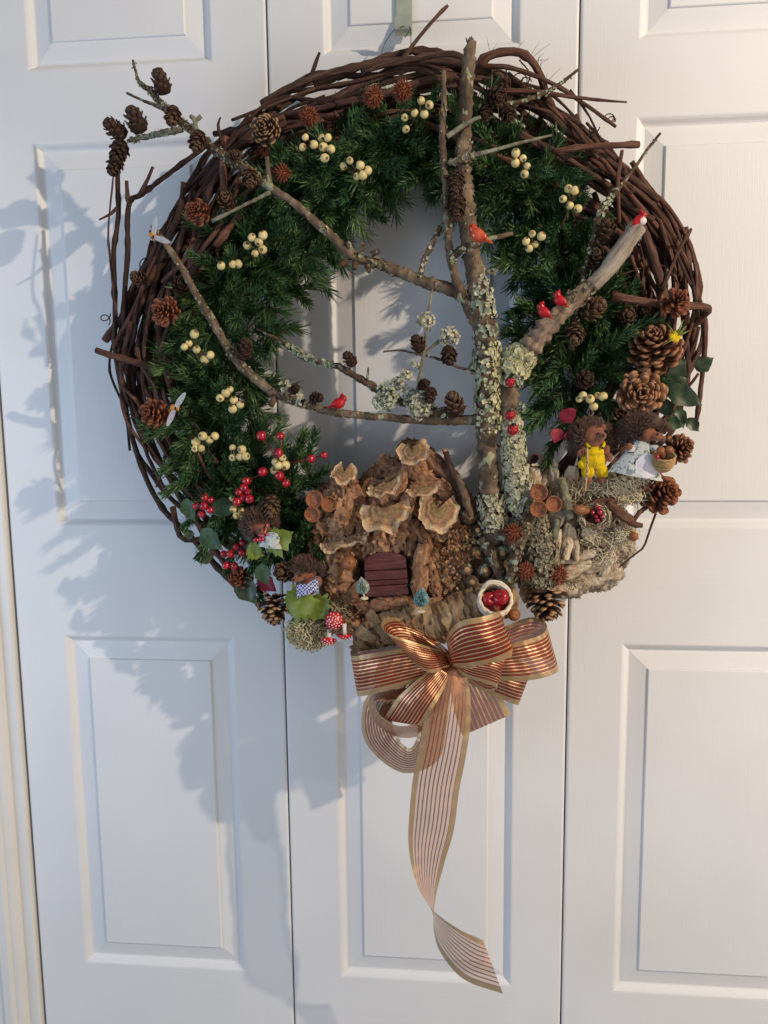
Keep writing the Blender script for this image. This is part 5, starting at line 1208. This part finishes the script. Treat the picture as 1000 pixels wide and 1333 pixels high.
# hedgehog in dress and apron
f = Fig('hedgehog_figurine', 'brown furry hedgehog figurine in pale sprigged dress and white apron', 'figurine', 838, 606, .116, 'hedgehog figurines')
f.body([(-6, 14, 0, 14, 20, 10), (0, 42, 2, 14, 13, 12), (13, 38, 9, 9, 6, 7, -14), (21, 35, 11, 4.5, 3.5, 4.5), (-17, 20, 9, 6.5, 5.5, 5, 30), (-21, 24, 10, 5, 6, 5), (12, 18, 9, 7, 5, 5, -20), (20, 14, 13, 5, 5, 5), (-6, 53, 6, 4, 4, 3)], 'skin')
f.fur((-4, 46, -4), (21, 17, 16), 2600, 9, lambda d: not (d.z > .3 and d.x > .05 and d.y < .1) and not d.y < -.55, comb=(.1, .3, 0))
f.fur((-20, 38, -6), (12, 10, 10), 600, 8, lambda d: d.x < .5 and d.y > -.6)
f.fur((18, 45, -6), (10, 10, 10), 450, 8, lambda d: d.y > -.1)
f.ball(13, 41, 15.5, 1.6, 'black', 'eye'); f.ball(25, 35, 13, 2.0, 'black', 'nose')
cloth_skirt(f, [(-4, 32, 2, 10), (-4, 26, 3, 13), (-7, 16, 4, 17), (-9, 4, 5, 24), (-11, -8, 6, 31), (-12, -13, 6, 34)], 'dress', 'dress', lean=-.20, folds=7, amp=.05, flat=.62)
cloth_skirt(f, [(-17, 27, 8, 5), (-18, 22, 9, 7), (-19, 19, 10, 6.5)], 'dress', 'sleeve', 20, 5, .05)
cloth_skirt(f, [(10, 27, 7, 5), (13, 22, 9, 7), (15, 19, 10, 6.5)], 'dress', 'sleeve', 20, 5, .05)
def apron(u, v):
    a = v * 6.2832; r = u; return (0 + 15 * r * math.cos(a) * (1 + .03 * math.sin(a * 12) * r), 1 + 15.5 * r * math.sin(a), 24.5 - 3.5 * (r * math.cos(a)) ** 2 - r * math.sin(a) * 2.6)
apo = flat_cloth(f, apron, 8, 40, 'white_cloth', 'apron')
mb = MB(); mb.tube([f.p(*apron(.97, k / 40)) for k in range(41)], .9 * f.s, 6, .2); mb.build('apron_trim', M['white_cloth'], f.root).parent = apo
# hedgehog in white frock, lower left
f = Fig('hedgehog_figurine', 'brown furry hedgehog figurine in glittery white frock with pink bow', 'figurine', 347, 702, .112, 'hedgehog figurines')
f.body([(4, 4, 2, 10, 12, 8), (-8, 18, 2, 14, 12, 11), (-2, 12, 12, 7, 5, 7, -25), (2, 9, 17, 3.6, 3, 4), (-4, 2, 10, 4.5, 4, 4), (12, 6, 9, 4.5, 4, 4)], 'skin')
f.fur((-10, 20, -3), (20, 17, 14), 2200, 8, lambda d: not (d.z > .45 and d.x > -.2 and d.y < .1))
f.ball(-4, 15, 17.5, 1.5, 'black', 'eye'); f.ball(4, 15, 16.5, 1.5, 'black', 'eye'); f.ball(3.6, 8.5, 20.5, 1.6, 'black', 'nose')
cloth_skirt(f, [(4, 14, 4, 8), (6, 6, 6, 11), (8, -2, 8, 16), (10, -8, 9, 19)], 'dress', 'frock', lean=-.1, folds=8, amp=.07, flat=.7)
flat_cloth(f, lambda u, v: (11 + 10 * u * math.cos(v * 6.2832) * (1 + .05 * math.sin(v * 60)), 3 + 9.5 * u * math.sin(v * 6.2832), 20.5 - 4 * (u * math.cos(v * 6.2832)) ** 2 - 3 * u * math.sin(v * 6.2832) + .8 * math.sin(v * 31) * u), 8, 48, 'dress', 'apron')
f.tube([(2, 10, 18), (4, 16, 17), (5, 22, 12)], 1.3, 'pink', 'collar_ribbon'); f.tube([(-6, 8, 18), (2, 8, 20), (8, 10, 19)], 1.2, 'pink', 'collar_ribbon')
for x, z in ((-9, 2), (-2, 3)): f.ball(x, z, 19, (4, 3, 2), 'redberry', 'bow')
# hedgehog in blue check
f = Fig('hedgehog_figurine', 'brown furry hedgehog figurine in blue and white check top', 'figurine', 402, 765, .114, 'hedgehog figurines')
f.body([(2, 4, 2, 11, 13, 9), (-4, 20, 2, 15, 12, 11), (-11, 15, 11, 8, 5, 7, 20), (-16, 13, 15, 3.8, 3.2, 4), (-10, 3, 10, 5, 4, 4), (13, 9, 7, 6, 8, 5, -20)], 'skin')
f.fur((-2, 22, -3), (20, 14, 14), 2000, 8, lambda d: not (d.z > .3 and d.y < .0) and d.y > -.4, comb=(0, .4, 0))
f.ball(-8, 19, 16, 1.5, 'black', 'eye'); f.ball(-16, 14, 19, 1.7, 'black', 'nose')
flat_cloth(f, lambda u, v: (-13 + 28 * u, 5 + 10 * u - 17 * v * (1 - .15 * math.sin(u * 3.1)) + 1.2 * math.sin(u * 9), 16 + 4 * math.sin(u * 3.14) - 3 * v), 14, 10, 'check', 'shirt', .0016)

# little acorn basket held by the right hedgehog
M['wicker'] = pmat('wicker', [srgb(150, 118, 74), srgb(190, 158, 108)], 300, rough=.7, bump=.4)
M['wicker_w'] = pmat('pale_wicker', [srgb(214, 194, 166), srgb(236, 222, 200)], 120, rough=.6, bump=.4, bscale=500)
def basket(name, label, px, py, d, r, h, axis, mat, coils, strand, wob=.06, handle=None):
    p = P(px, py, d); s = SZ(p); root = thing(name, label, 'basket', p)
    q = Vector(axis).normalized().to_track_quat('Z', 'Y'); rng = random.Random(px)
    prof = lambda t: r * (.62 + .5 * math.sin(min(1, t * 1.1 + .08) * 1.75)) * .95
    mb = MB(); rows = []
    for i in range(9):
        t = i / 8; rows.append([p + q @ Vector((math.cos(6.2832 * k / 28) * prof(t) * .93, math.sin(6.2832 * k / 28) * prof(t) * .93, (t - 1) * h)) * s for k in range(28)])
    mb.grid(rows, True); mb.face([k for k in range(28)][::-1]); mb.build('lining', M[mat], root)
    for i in range(coils):
        t = (i + .3) / coils; pts = []; ph = rng.random() * 6
        for k in range(57):
            a = 6.2832 * k / 56; rr = prof(t) + strand * .35 * math.cos(14 * a + math.pi * i)
            pts.append(p + q @ Vector((math.cos(a) * rr, math.sin(a) * rr, (t - 1) * h + wob * strand * 6 * math.sin(2 * a + ph))) * s)
        mb = MB(); mb.tube(pts, strand * s, 6); mb.build('coil', M[mat], root)
    for j in range(2):
        pts = [p + q @ Vector((math.cos(6.2832 * k / 60) * (prof(1) + strand * .5 * math.sin(k * .63 + j * math.pi)), math.sin(6.2832 * k / 60) * (prof(1) + strand * .5 * math.sin(k * .63 + j * math.pi)), strand * (.6 + .5 * math.cos(k * .63 + j * math.pi)) + wob * 10 * math.sin(6.2832 * k / 60 + 1))) * s for k in range(61)]
        mb = MB(); mb.tube(pts, strand * 1.1 * s, 6); mb.build('rim', M[mat], root)
    if handle:
        for dz in (0, strand * 1.5):
            pts = [p + q @ Vector(hh) * s + Vector((0, 0, dz * s)) for hh in catmull(handle, 24)]; mb = MB(); mb.tube(pts, strand * s, 6); mb.build('handle', M[mat], root)
    return root, q, p, s
basket('basket', 'tiny straw basket beside the hedgehog in the pale dress', 865, 594, .134, 13, 19, (.0, -.42, 1), 'wicker', 9, 1.0)
for x, y, lb in ((860, 587, 'dark acorn at left in the tiny straw basket'), (871, 586, 'dark acorn at right in the tiny straw basket')): place('acorn', NUT, x, y, .136, (0, -.6, .8), 6, None, lb, 'acorn')
place('berry', BERRY['red'], 855, 595, .147, (0, -1, 0), 3.6, None, 'single red berry on the left rim of the tiny straw basket', 'berry')
# white basket of apples by the bow
_, bq, bp, bs = basket('basket', 'pale woven basket of red apples above the bow', 645, 780, .138, 19.5, 26, (.12, -.80, .60), 'wicker_w', 9, 1.9, .12, handle=((-15, 13, 0), (-8, 18, 9), (6, 16, 11), (17, 8, 7), (20, 0, 0)))
M['apple'] = pmat('apple_skin', [srgb(132, 12, 26), srgb(170, 26, 36), srgb(176, 70, 50)], 1.6, rough=.22, bump=.05, spec=.5, lo=.35, hi=.85)
ap = lathe([(0, -.78), (.22, -.86), (.6, -.74), (.92, -.2), (1, .2), (.86, .62), (.5, .84), (.22, .80), (.08, .66), (0, .62)], 22); APPLE = ap.mesh('apple', M['apple'], None, True)
for x, y, dd, r, lb in ((637, 780, .137, 9.5, 'red apple at left in the pale basket'), (652, 778, .139, 11, 'largest red apple at right in the pale basket'), (644, 790, .136, 9, 'red apple lowest in the pale basket')):
    place('apple', APPLE, x, y, dd, (random.uniform(-.5, .5), -.8, random.uniform(.1, .7)), r, None, lb, 'apple', 'apples in the pale basket')

# birds
M['bird_red'] = pmat('red_bird', [srgb(150, 10, 22), srgb(186, 22, 34)], 120, rough=.35, bump=.2, spec=.5)
M['bird_orange'] = pmat('orange_bird', [srgb(150, 44, 24), srgb(190, 74, 44), srgb(206, 110, 76)], 90, rough=.15, bump=.15, spec=.6)
M['bird_white'] = pmat('bird_white', [srgb(206, 196, 190), srgb(226, 216, 208)], 120, rough=.5, bump=.2)
M['beak'] = pmat('beak', [srgb(196, 130, 40), srgb(210, 150, 60)], 100, rough=.4, bump=0)
def bird(label, px, py, d, k, flip, mat, tail=1, crest=True, belly=None, tilt=0):
    """small perched bird, k pixels per unit, facing right unless flip"""
    f = Fig('bird_figurine', label, 'bird', px, py, d, 'bird figurines'); g = -1 if flip else 1; c, sn = math.cos(R(tilt)), math.sin(R(tilt))
    def T(x, z): return (g * (x * c - z * sn) * k, (x * sn + z * c) * k)
    parts = []
    for x, z, t, rx, rz, rt, ro in ((0, 0, 0, 1.0, .78, .72, 25), (.62, .72, .05, .55, .52, .5, 0), (-1.05, -.45, 0, .75 * tail, .2, .32, 24), (-.35, .0, .45, .8, .42, .25, 22), (-.35, 0, -.45, .8, .42, .25, 22)):
        X, Z = T(x, z); parts.append((X, Z, t * k, rx * k, rz * k, rt * k, g * (ro + tilt)))
    if crest:
        X, Z = T(.38, 1.22); parts.append((X, Z, 0, .2 * k, .42 * k, .18 * k, g * (-28 + tilt)))
    f.body(parts, mat, 'body', .13 * k, 2)
    X, Z = T(1.22, .68); mb = MB(); X0, Z0 = T(.95, .7); mb.tube([f.p(X0, Z0, .05 * k), f.p(X, Z, .05 * k)], [.2 * k * f.s, .03 * k * f.s], 7); mb.build('beak', M['beak'], f.root)
    X, Z = T(.78, .84); f.ball(X, Z, .48 * k, .1 * k, 'black', 'eye')
    if belly:
        X, Z = T(.35, -.1); f.ball(X, Z, .28 * k, (.62 * k, .56 * k, .5 * k), belly, 'breast')
    return f
bird('red bird alone on the long level branch', 441, 525, .116, 9, False, 'bird_red', 1.1, True, tilt=-4)
bird('lower left one of the two red birds on the leaning branch', 708, 406, .132, 8.8, True, 'bird_red', .8, True, tilt=14)
bird('upper right one of the two red birds on the leaning branch', 729, 391, .133, 8.8, True, 'bird_red', .8, True, tilt=14)
bird('red and white bird on the sawn end of the grey limb', 832, 288, .122, 9.5, False, 'bird_red', .6, True, 'bird_white', 10)
bird('glossy orange bird on the upper trunk', 622, 306, .130, 11.5, True, 'bird_orange', 1.2, False, tilt=6)

# ladybirds on the lichened stem
def lady(px, py, d, r, label, spots):
    f = Fig('ladybird', label, 'ladybird', px, py, d, 'ladybirds on the stem'); f.ball(0, 0, 0, (r, r * 1.02, r * .8), 'bird_red', 'shell'); f.ball(0, r * .75, r * .25, (r * .5, r * .38, r * .5), 'black', 'head')
    for x, z in spots: f.ball(x * r, z * r, r * .66, (r * .17, r * .17, r * .12), 'black', 'spot')
S4 = ((-.4, .2), (.4, .2), (-.35, -.4), (.35, -.4))
lady(664, 497, .136, 6.5, 'topmost red ladybird bead on the lichened stem', S4); lady(664, 540, .132, 6.5, 'middle red ladybird bead on the bare bark', S4); lady(668, 559, .132, 7.5, 'lowest red ladybird bead, largest with black dots', S4)

# bees
M['gold_bead'] = pmat('amber_bead', [srgb(160, 96, 30), srgb(206, 150, 66)], 200, rough=.3, bump=.1)
def wing_mat():
    t = NT('gauze_wing'); t.b.inputs['Base Color'].default_value = srgb(196, 196, 200); t.b.inputs['Roughness'].default_value = .25
    t.l(t.ramp(t.noise(t.coord('Object'), 420, 3), [(.35, (.35, .35, .35, 1)), (.65, (.8, .8, .8, 1))]), t.b.inputs['Alpha']); t.bump(t.noise(t.coord('Object'), 600, 2), .5, .001); return t.mat
M['wing'] = wing_mat()
def bee(label, px, py, d, k, ang, wa):
    f = Fig('bee_ornament', label, 'bee', px, py, d, 'bee ornaments'); a = R(ang); ex, ez = math.cos(a), math.sin(a)
    for i, (m, x, r) in enumerate((('gold_bead', 0, .85), ('black', -.55, .8), ('gold_bead', -1.05, .72), ('black', -1.5, .56), ('black', .75, .55))):
        f.ball(ex * x * k, ez * x * k, i * .05, (r * k * (.8 if i else 1), r * k * (.8 if i else 1), r * k), m, 'body_ring' if i < 4 else 'head')
    for w in wa:
        b = R(w); u, v = math.cos(b), math.sin(b)
        def fn(s_, t_): 
            wd = .95 * k * math.sin(math.pi * (.08 + .86 * s_)) ** .7; y = (t_ - .5) * wd * 1.3; x = s_ * 4.2 * k
            return (u * x - v * y - ex * .5 * k, v * x + u * y - ez * .5 * k, k * .6 + s_ * 2)
        flat_cloth(f, fn, 10, 4, 'wing', 'wing', .0002)
bee('striped bee with glittery wings beside the russet cone at left', 226, 531, .112, 6, 170, (52, -115))
bee('striped bee at the tip of the long branch at upper left', 199, 306, .108, 6, 120, (75, -20))

# toadstools
def spots_mat(): return M['white_cloth']
M['toad'] = pmat('toadstool_red', [srgb(176, 16, 28), srgb(200, 28, 38)], 100, rough=.3, bump=.05, spec=.5)
M['toad_w'] = pmat('toadstool_white', [srgb(214, 204, 196), srgb(230, 222, 214)], 100, rough=.6, bump=.1)
def toadstool(label, px, py, d, r, axis, sl):
    p = P(px, py, d); s = SZ(p) * r; root = thing('toadstool', label, 'toadstool', p, 'red toadstools'); q = Vector(axis).normalized().to_track_quat('Z', 'Y')
    mb = lathe([(0, .62), (.3, .58), (.62, .44), (.88, .2), (1, -.04), (.96, -.12), (.7, -.08), (.2, -.02), (0, -.02)], 26); mb.v = [p + q @ (v * s) for v in mb.v]; capo = mb.build('cap', M['toad'], root)
    mb = lathe([(0, .1), (.26, .1), (.24, -.5 * sl), (.3, -sl), (0, -sl)], 14); mb.v = [p + q @ (v * s) for v in mb.v]; mb.build('stem', M['toad_w'], root)
    mb = MB()
    for i in range(30):
        t = (i + .6) / 30; rr = math.sqrt(t) * .93; a = i * 2.39996; z = .62 * (1 - rr ** 2.2) + .015
        n_ = Vector((math.cos(a) * rr, math.sin(a) * rr, .8)).normalized(); mb.ball(p + q @ Vector((math.cos(a) * rr, math.sin(a) * rr, z)) * s, (.095 * s, .095 * s, .05 * s), 8, 5, q=q @ n_.to_track_quat('Z', 'Y'))
    o = mb.build('spot', M['toad_w'], root); o['kind'] = 'stuff'; o.parent = capo
toadstool('red toadstool showing its white-dotted cap full on, topmost of three', 435, 808, .124, 12, (.1, -1, .1), 1.2)
toadstool('red toadstool upside down with white stem up, lower left of three', 428, 834, .122, 10.5, (.0, -.55, -.85), 1.4)
toadstool('red toadstool upside down seen edge-on, right of three', 449, 827, .126, 10, (.05, -.16, -1), 1.5)

# frosted bottle-brush trees
M['frost'] = pmat('frosted_teal', [srgb(72, 122, 124), srgb(120, 164, 162), srgb(196, 214, 210)], 330, rough=.8, bump=.3)
M['frost_g'] = pmat('frosted_grey', [srgb(108, 128, 116), srgb(156, 172, 160), srgb(206, 212, 204)], 330, rough=.8, bump=.3)
def brush(label, px, py, d, w, h, mat, ang):
    f = Fig('bottle_brush_tree', label, 'toy tree', px, py, d, 'frosted toy trees'); mb = MB(); q = Quaternion((0, -1, 0), R(ang))
    for i in range(900):
        t = random.random(); a = random.random() * 6.283; r = w * math.sin(math.pi * (.08 + .9 * t) ** .75) * random.uniform(.75, 1.05)
        b = f.o + q @ Vector((0, 0, (t - .5) * h)) * f.s; e = f.o + q @ Vector((math.cos(a) * r, -math.sin(a) * r, (t - .5) * h + 1.5)) * f.s
        mb.tube([b, e], [.35 * f.s, .5 * f.s], 3, caps=True)
    o = mb.build('bristle', M[mat], f.root); o['kind'] = 'stuff'
    mb = MB(); mb.tube([f.o + q @ Vector((0, 0, -h * .72)) * f.s, f.o + q @ Vector((0, 0, h * .5)) * f.s], 1.3 * f.s, 7); mb.build('trunk', M['straw'], f.root)
    mb = MB(); mb.ball(f.o + q @ Vector((0, 0, -h * .74)) * f.s, (w * .6 * f.s, w * .6 * f.s, 2.4 * f.s), 12, 6); mb.build('foot', M['straw'], f.root)
brush('grey frosted toy tree left of the red door', 472, 763, .128, 9, 22, 'frost_g', 8); brush('teal frosted toy tree right of the red door', 549, 778, .134, 10.5, 25, 'frost', -4)

# ------------------------------------------------------------------ the bow
def ribbon_mat(name, sheer, alpha, thr, linec):
    t = NT(name); tc = t.new('ShaderNodeTexCoord'); sx = t.new('ShaderNodeSeparateXYZ'); t.l(tc.outputs['UV'], sx.inputs[0]); u = sx.outputs[0]
    def mth(op, a, b=None, c=None):
        m = t.new('ShaderNodeMath', operation=op)
        for i, v in enumerate((a, b, c)):
            if v is None: continue
            if hasattr(v, 'is_linked'): t.l(v, m.inputs[i])
            else: m.inputs[i].default_value = v
        return m.outputs[0]
    edge = mth('GREATER_THAN', mth('ABSOLUTE', mth('SUBTRACT', u, .5)), .385)                 # woven gold selvedge
    saw = mth('FRACT', mth('MULTIPLY', mth('SUBTRACT', u, .10), 11.25))
    line = mth('MULTIPLY', mth('GREATER_THAN', saw, thr), mth('SUBTRACT', 1.0, edge))          # metallic stripes, tone set per ribbon copy
    nz = t.noise(t.coord('UV', (300, 900, 1)), 1.0, 2, .5)
    c = t.mix(line, sheer, linec); c = t.mix(edge, c, t.ramp(t.noise(t.coord('UV', (90, 2500, 1)), 1.0, 2, .5), [(.35, srgb(160, 120, 78)), (.65, srgb(228, 196, 146))])); t.l(c, t.b.inputs['Base Color'])
    al = t.new('ShaderNodeMix', data_type='FLOAT'); t.l(line, al.inputs[0]); al.inputs[2].default_value = alpha; al.inputs[3].default_value = .93
    a2 = t.new('ShaderNodeMix', data_type='FLOAT'); t.l(edge, a2.inputs[0]); t.l(al.outputs[0], a2.inputs[2]); a2.inputs[3].default_value = .93
    al2 = mth('MULTIPLY', a2.outputs[0], mth('MULTIPLY_ADD', nz, .3, .85)); t.l(al2, t.b.inputs['Alpha'])
    me = t.new('ShaderNodeMix', data_type='FLOAT'); t.l(line, me.inputs[0]); me.inputs[2].default_value = .35; me.inputs[3].default_value = .9; t.l(mth('MULTIPLY', me.outputs[0], mth('MULTIPLY_ADD', edge, .55, 1.0)), t.b.inputs['Metallic'])
    t.b.inputs['Roughness'].default_value = .38; t.b.inputs['Specular IOR Level'].default_value = .6
    t.bump(nz, .25, .0004)
    return t.mat
M['ribbon'] = ribbon_mat('striped_sheer_ribbon', srgb(214, 158, 122), .52, .70, srgb(190, 124, 80))  # tail copy of the one ribbon: stripes toned dark, as with light behind
M['ribbon_loop'] = ribbon_mat('striped_ribbon_baked_glint', srgb(138, 40, 24), .84, .70, srgb(244, 206, 150))  # loop copy: stripe glint and depth of doubled sheer layers put into its colour
BOW = (588, 858)
bow = thing('ribbon_bow', 'striped copper and gold sheer ribbon bow with one long tail', 'bow', P(588, 858, .125))
def ribbon(ctrl, name, n=None):
    """ctrl: (px, py, depth, half-width as pixel dx, dy, and depth metres)"""
    ln = sum(math.hypot(a[0] - b[0], a[1] - b[1]) + abs(a[2] - b[2]) * 1000 for a, b in zip(ctrl, ctrl[1:])); n = n or max(24, int(ln / 3))
    q = catmull(ctrl, n); rows = []; L = [0]; NW = 14
    for i, (x, y, d, wx, wy, wd) in enumerate(q):
        row = []
        for k in range(NW + 1):
            v = k / NW * 2 - 1; crk = (.0055 if name == 'loop' else .0025) * (1 - v * v) * min(1, i / 6, (len(q) - 1 - i) / 6 if name == 'loop' else 1) + .0007 * math.sin(v * 5 + i * .13) + .0006 * math.sin(i * .37 + v * 2.3 + ctrl[0][0]) + .0003 * math.sin(i * 1.1 + v * 4)
            row.append(P(x + wx * v, y + wy * v, d + wd * v + crk))
        if rows: L.append(L[-1] + (row[7] - rows[-1][7]).length)
        rows.append(row)
    mb = MB(); mb.grid(rows, uvf=lambda i, j: (j / NW, L[i]))
    o = mb.build(name, M['ribbon_loop' if name == 'loop' or len(ctrl) < 5 else 'ribbon'], bow)
    return o
# each loop leaves the knot, swells towards the room and comes back
ribbon([(590, 850, .128, 3, 10, .002), (588, 838, .122, 8, 26, .004), (606, 822, .118, 12, 32, .004), (640, 814, .128, 12, 30, .0), (660, 822, .150, 10, 28, -.004), (640, 832, .168, 9, 30, -.006), (606, 840, .166, 9, 30, -.006), (586, 850, .152, 5, 18, -.002), (590, 856, .138, 3, 10, .0)], 'loop')
ribbon([(588, 856, .128, 4, 9, 0), (560, 838, .124, 10, 20, .002), (530, 826, .126, 14, 22, .0), (512, 828, .138, 15, 18, -.004), (520, 842, .158, 16, 18, -.004), (550, 856, .160, 10, 20, -.002), (584, 858, .142, 3, 9, 0)], 'loop')
ribbon([(588, 858, .122, 3, 10, 0), (550, 862, .112, 3, 24, 0), (500, 862, .108, 4, 26, 0), (468, 868, .114, 5, 27, 0), (462, 880, .132, 4, 26, .0), (490, 876, .148, 2, 26, 0), (540, 866, .146, 2, 22, .0), (586, 862, .136, 3, 9, 0)], 'loop')
ribbon([(590, 858, .120, -3, 10, 0), (640, 846, .110, -4, 24, 0), (690, 830, .106, 2, 26, 0), (716, 836, .114, 6, 26, .002), (716, 850, .132, 8, 26, .004), (684, 860, .146, 2, 26, .0), (636, 864, .144, -2, 20, 0), (592, 862, .134, -3, 9, 0)], 'loop')
ribbon([(592, 862, .120, -4, 9, 0), (630, 872, .114, -10, 20, 0), (668, 886, .112, -10, 24, 0), (684, 894, .118, -9, 24, 0), (672, 892, .128, -10, 22, 0), (630, 878, .132, -8, 18, 0), (592, 862, .128, -3, 9, 0)], 'loop')
ribbon([(586, 864, .130, 9, 3, 0), (560, 884, .122, 22, 8, 0), (534, 914, .116, 26, 10, 0), (520, 934, .124, 26, 8, .004), (524, 940, .142, 26, 4, .006), (542, 914, .154, 22, 8, .004), (566, 886, .152, 14, 8, .0), (586, 864, .142, 7, 3, 0)], 'loop')
ribbon([(584, 866, .124, 8, 4, 0), (548, 880, .112, 14, 16, 0), (512, 900, .106, 18, 12, .004), (492, 926, .104, 20, 4, .01), (496, 962, .108, 18, -8, .010), (528, 990, .118, 4, -16, .006), (556, 976, .130, -14, -14, .004), (564, 940, .134, -18, -2, 0), (574, 900, .134, -14, 4, 0), (588, 868, .132, -7, 3, 0)], 'loop')
ribbon([(594, 864, .126, 8, -2, 0), (608, 886, .124, 22, -7, .0), (622, 916, .122, 30, -11, .002), (634, 944, .122, 32, -14, .002)], 'tail')
ribbon([(590, 862, .140, 8, 1, 0), (590, 884, .150, 20, 3, -.001), (584, 930, .150, 29, 5, -.002), (577, 975, .146, 30, 7, -.003), (568, 1020, .140, 30, 9, -.004), (562, 1070, .136, 29, 10, -.004), (556, 1110, .132, 24, 9, -.007), (555, 1150, .129, 15, 6, -.012), (561, 1182, .128, 4, 5, -.016), (571, 1204, .127, -6, 8, -.014), (587, 1226, .126, -13, 15, -.010), (613, 1248, .124, -9, 27, -.005), (642, 1259, .122, 13, 35, .0)], 'tail', 150)
# small rolled loops that fill the middle of the bow
ribbon([(592, 858, .144, -2, 8, 0), (612, 866, .154, -6, 15, .0), (640, 872, .158, -6, 18, .0), (652, 878, .150, -5, 18, 0), (636, 884, .142, -6, 16, 0), (594, 864, .140, -2, 7, 0)], 'loop')
ribbon([(584, 868, .132, 5, 5, 0), (548, 896, .128, 4, 9, .006), (512, 905, .126, 2, 7, .012), (486, 910, .124, 4, 3, .018), (490, 934, .126, 5, -3, .018), (518, 952, .132, 3, -7, .016), (552, 944, .138, -3, -9, .010), (578, 900, .140, -9, -3, .004), (588, 868, .138, -5, 0, 0)], 'loop')
mb = MB(); c0 = P(590, 858, .146)
M['knot'] = pmat('knot_copper', [srgb(120, 52, 30), srgb(156, 88, 52)], 200, rough=.35, bump=.6, metal=.4)
mb.ball(c0, (5 * SZ(c0), .007, 8 * SZ(c0)), 16, 12); o = mb.build('knot', M['knot'], bow)
for k in ROOTS:
    if '_o' in k: del k['_o']
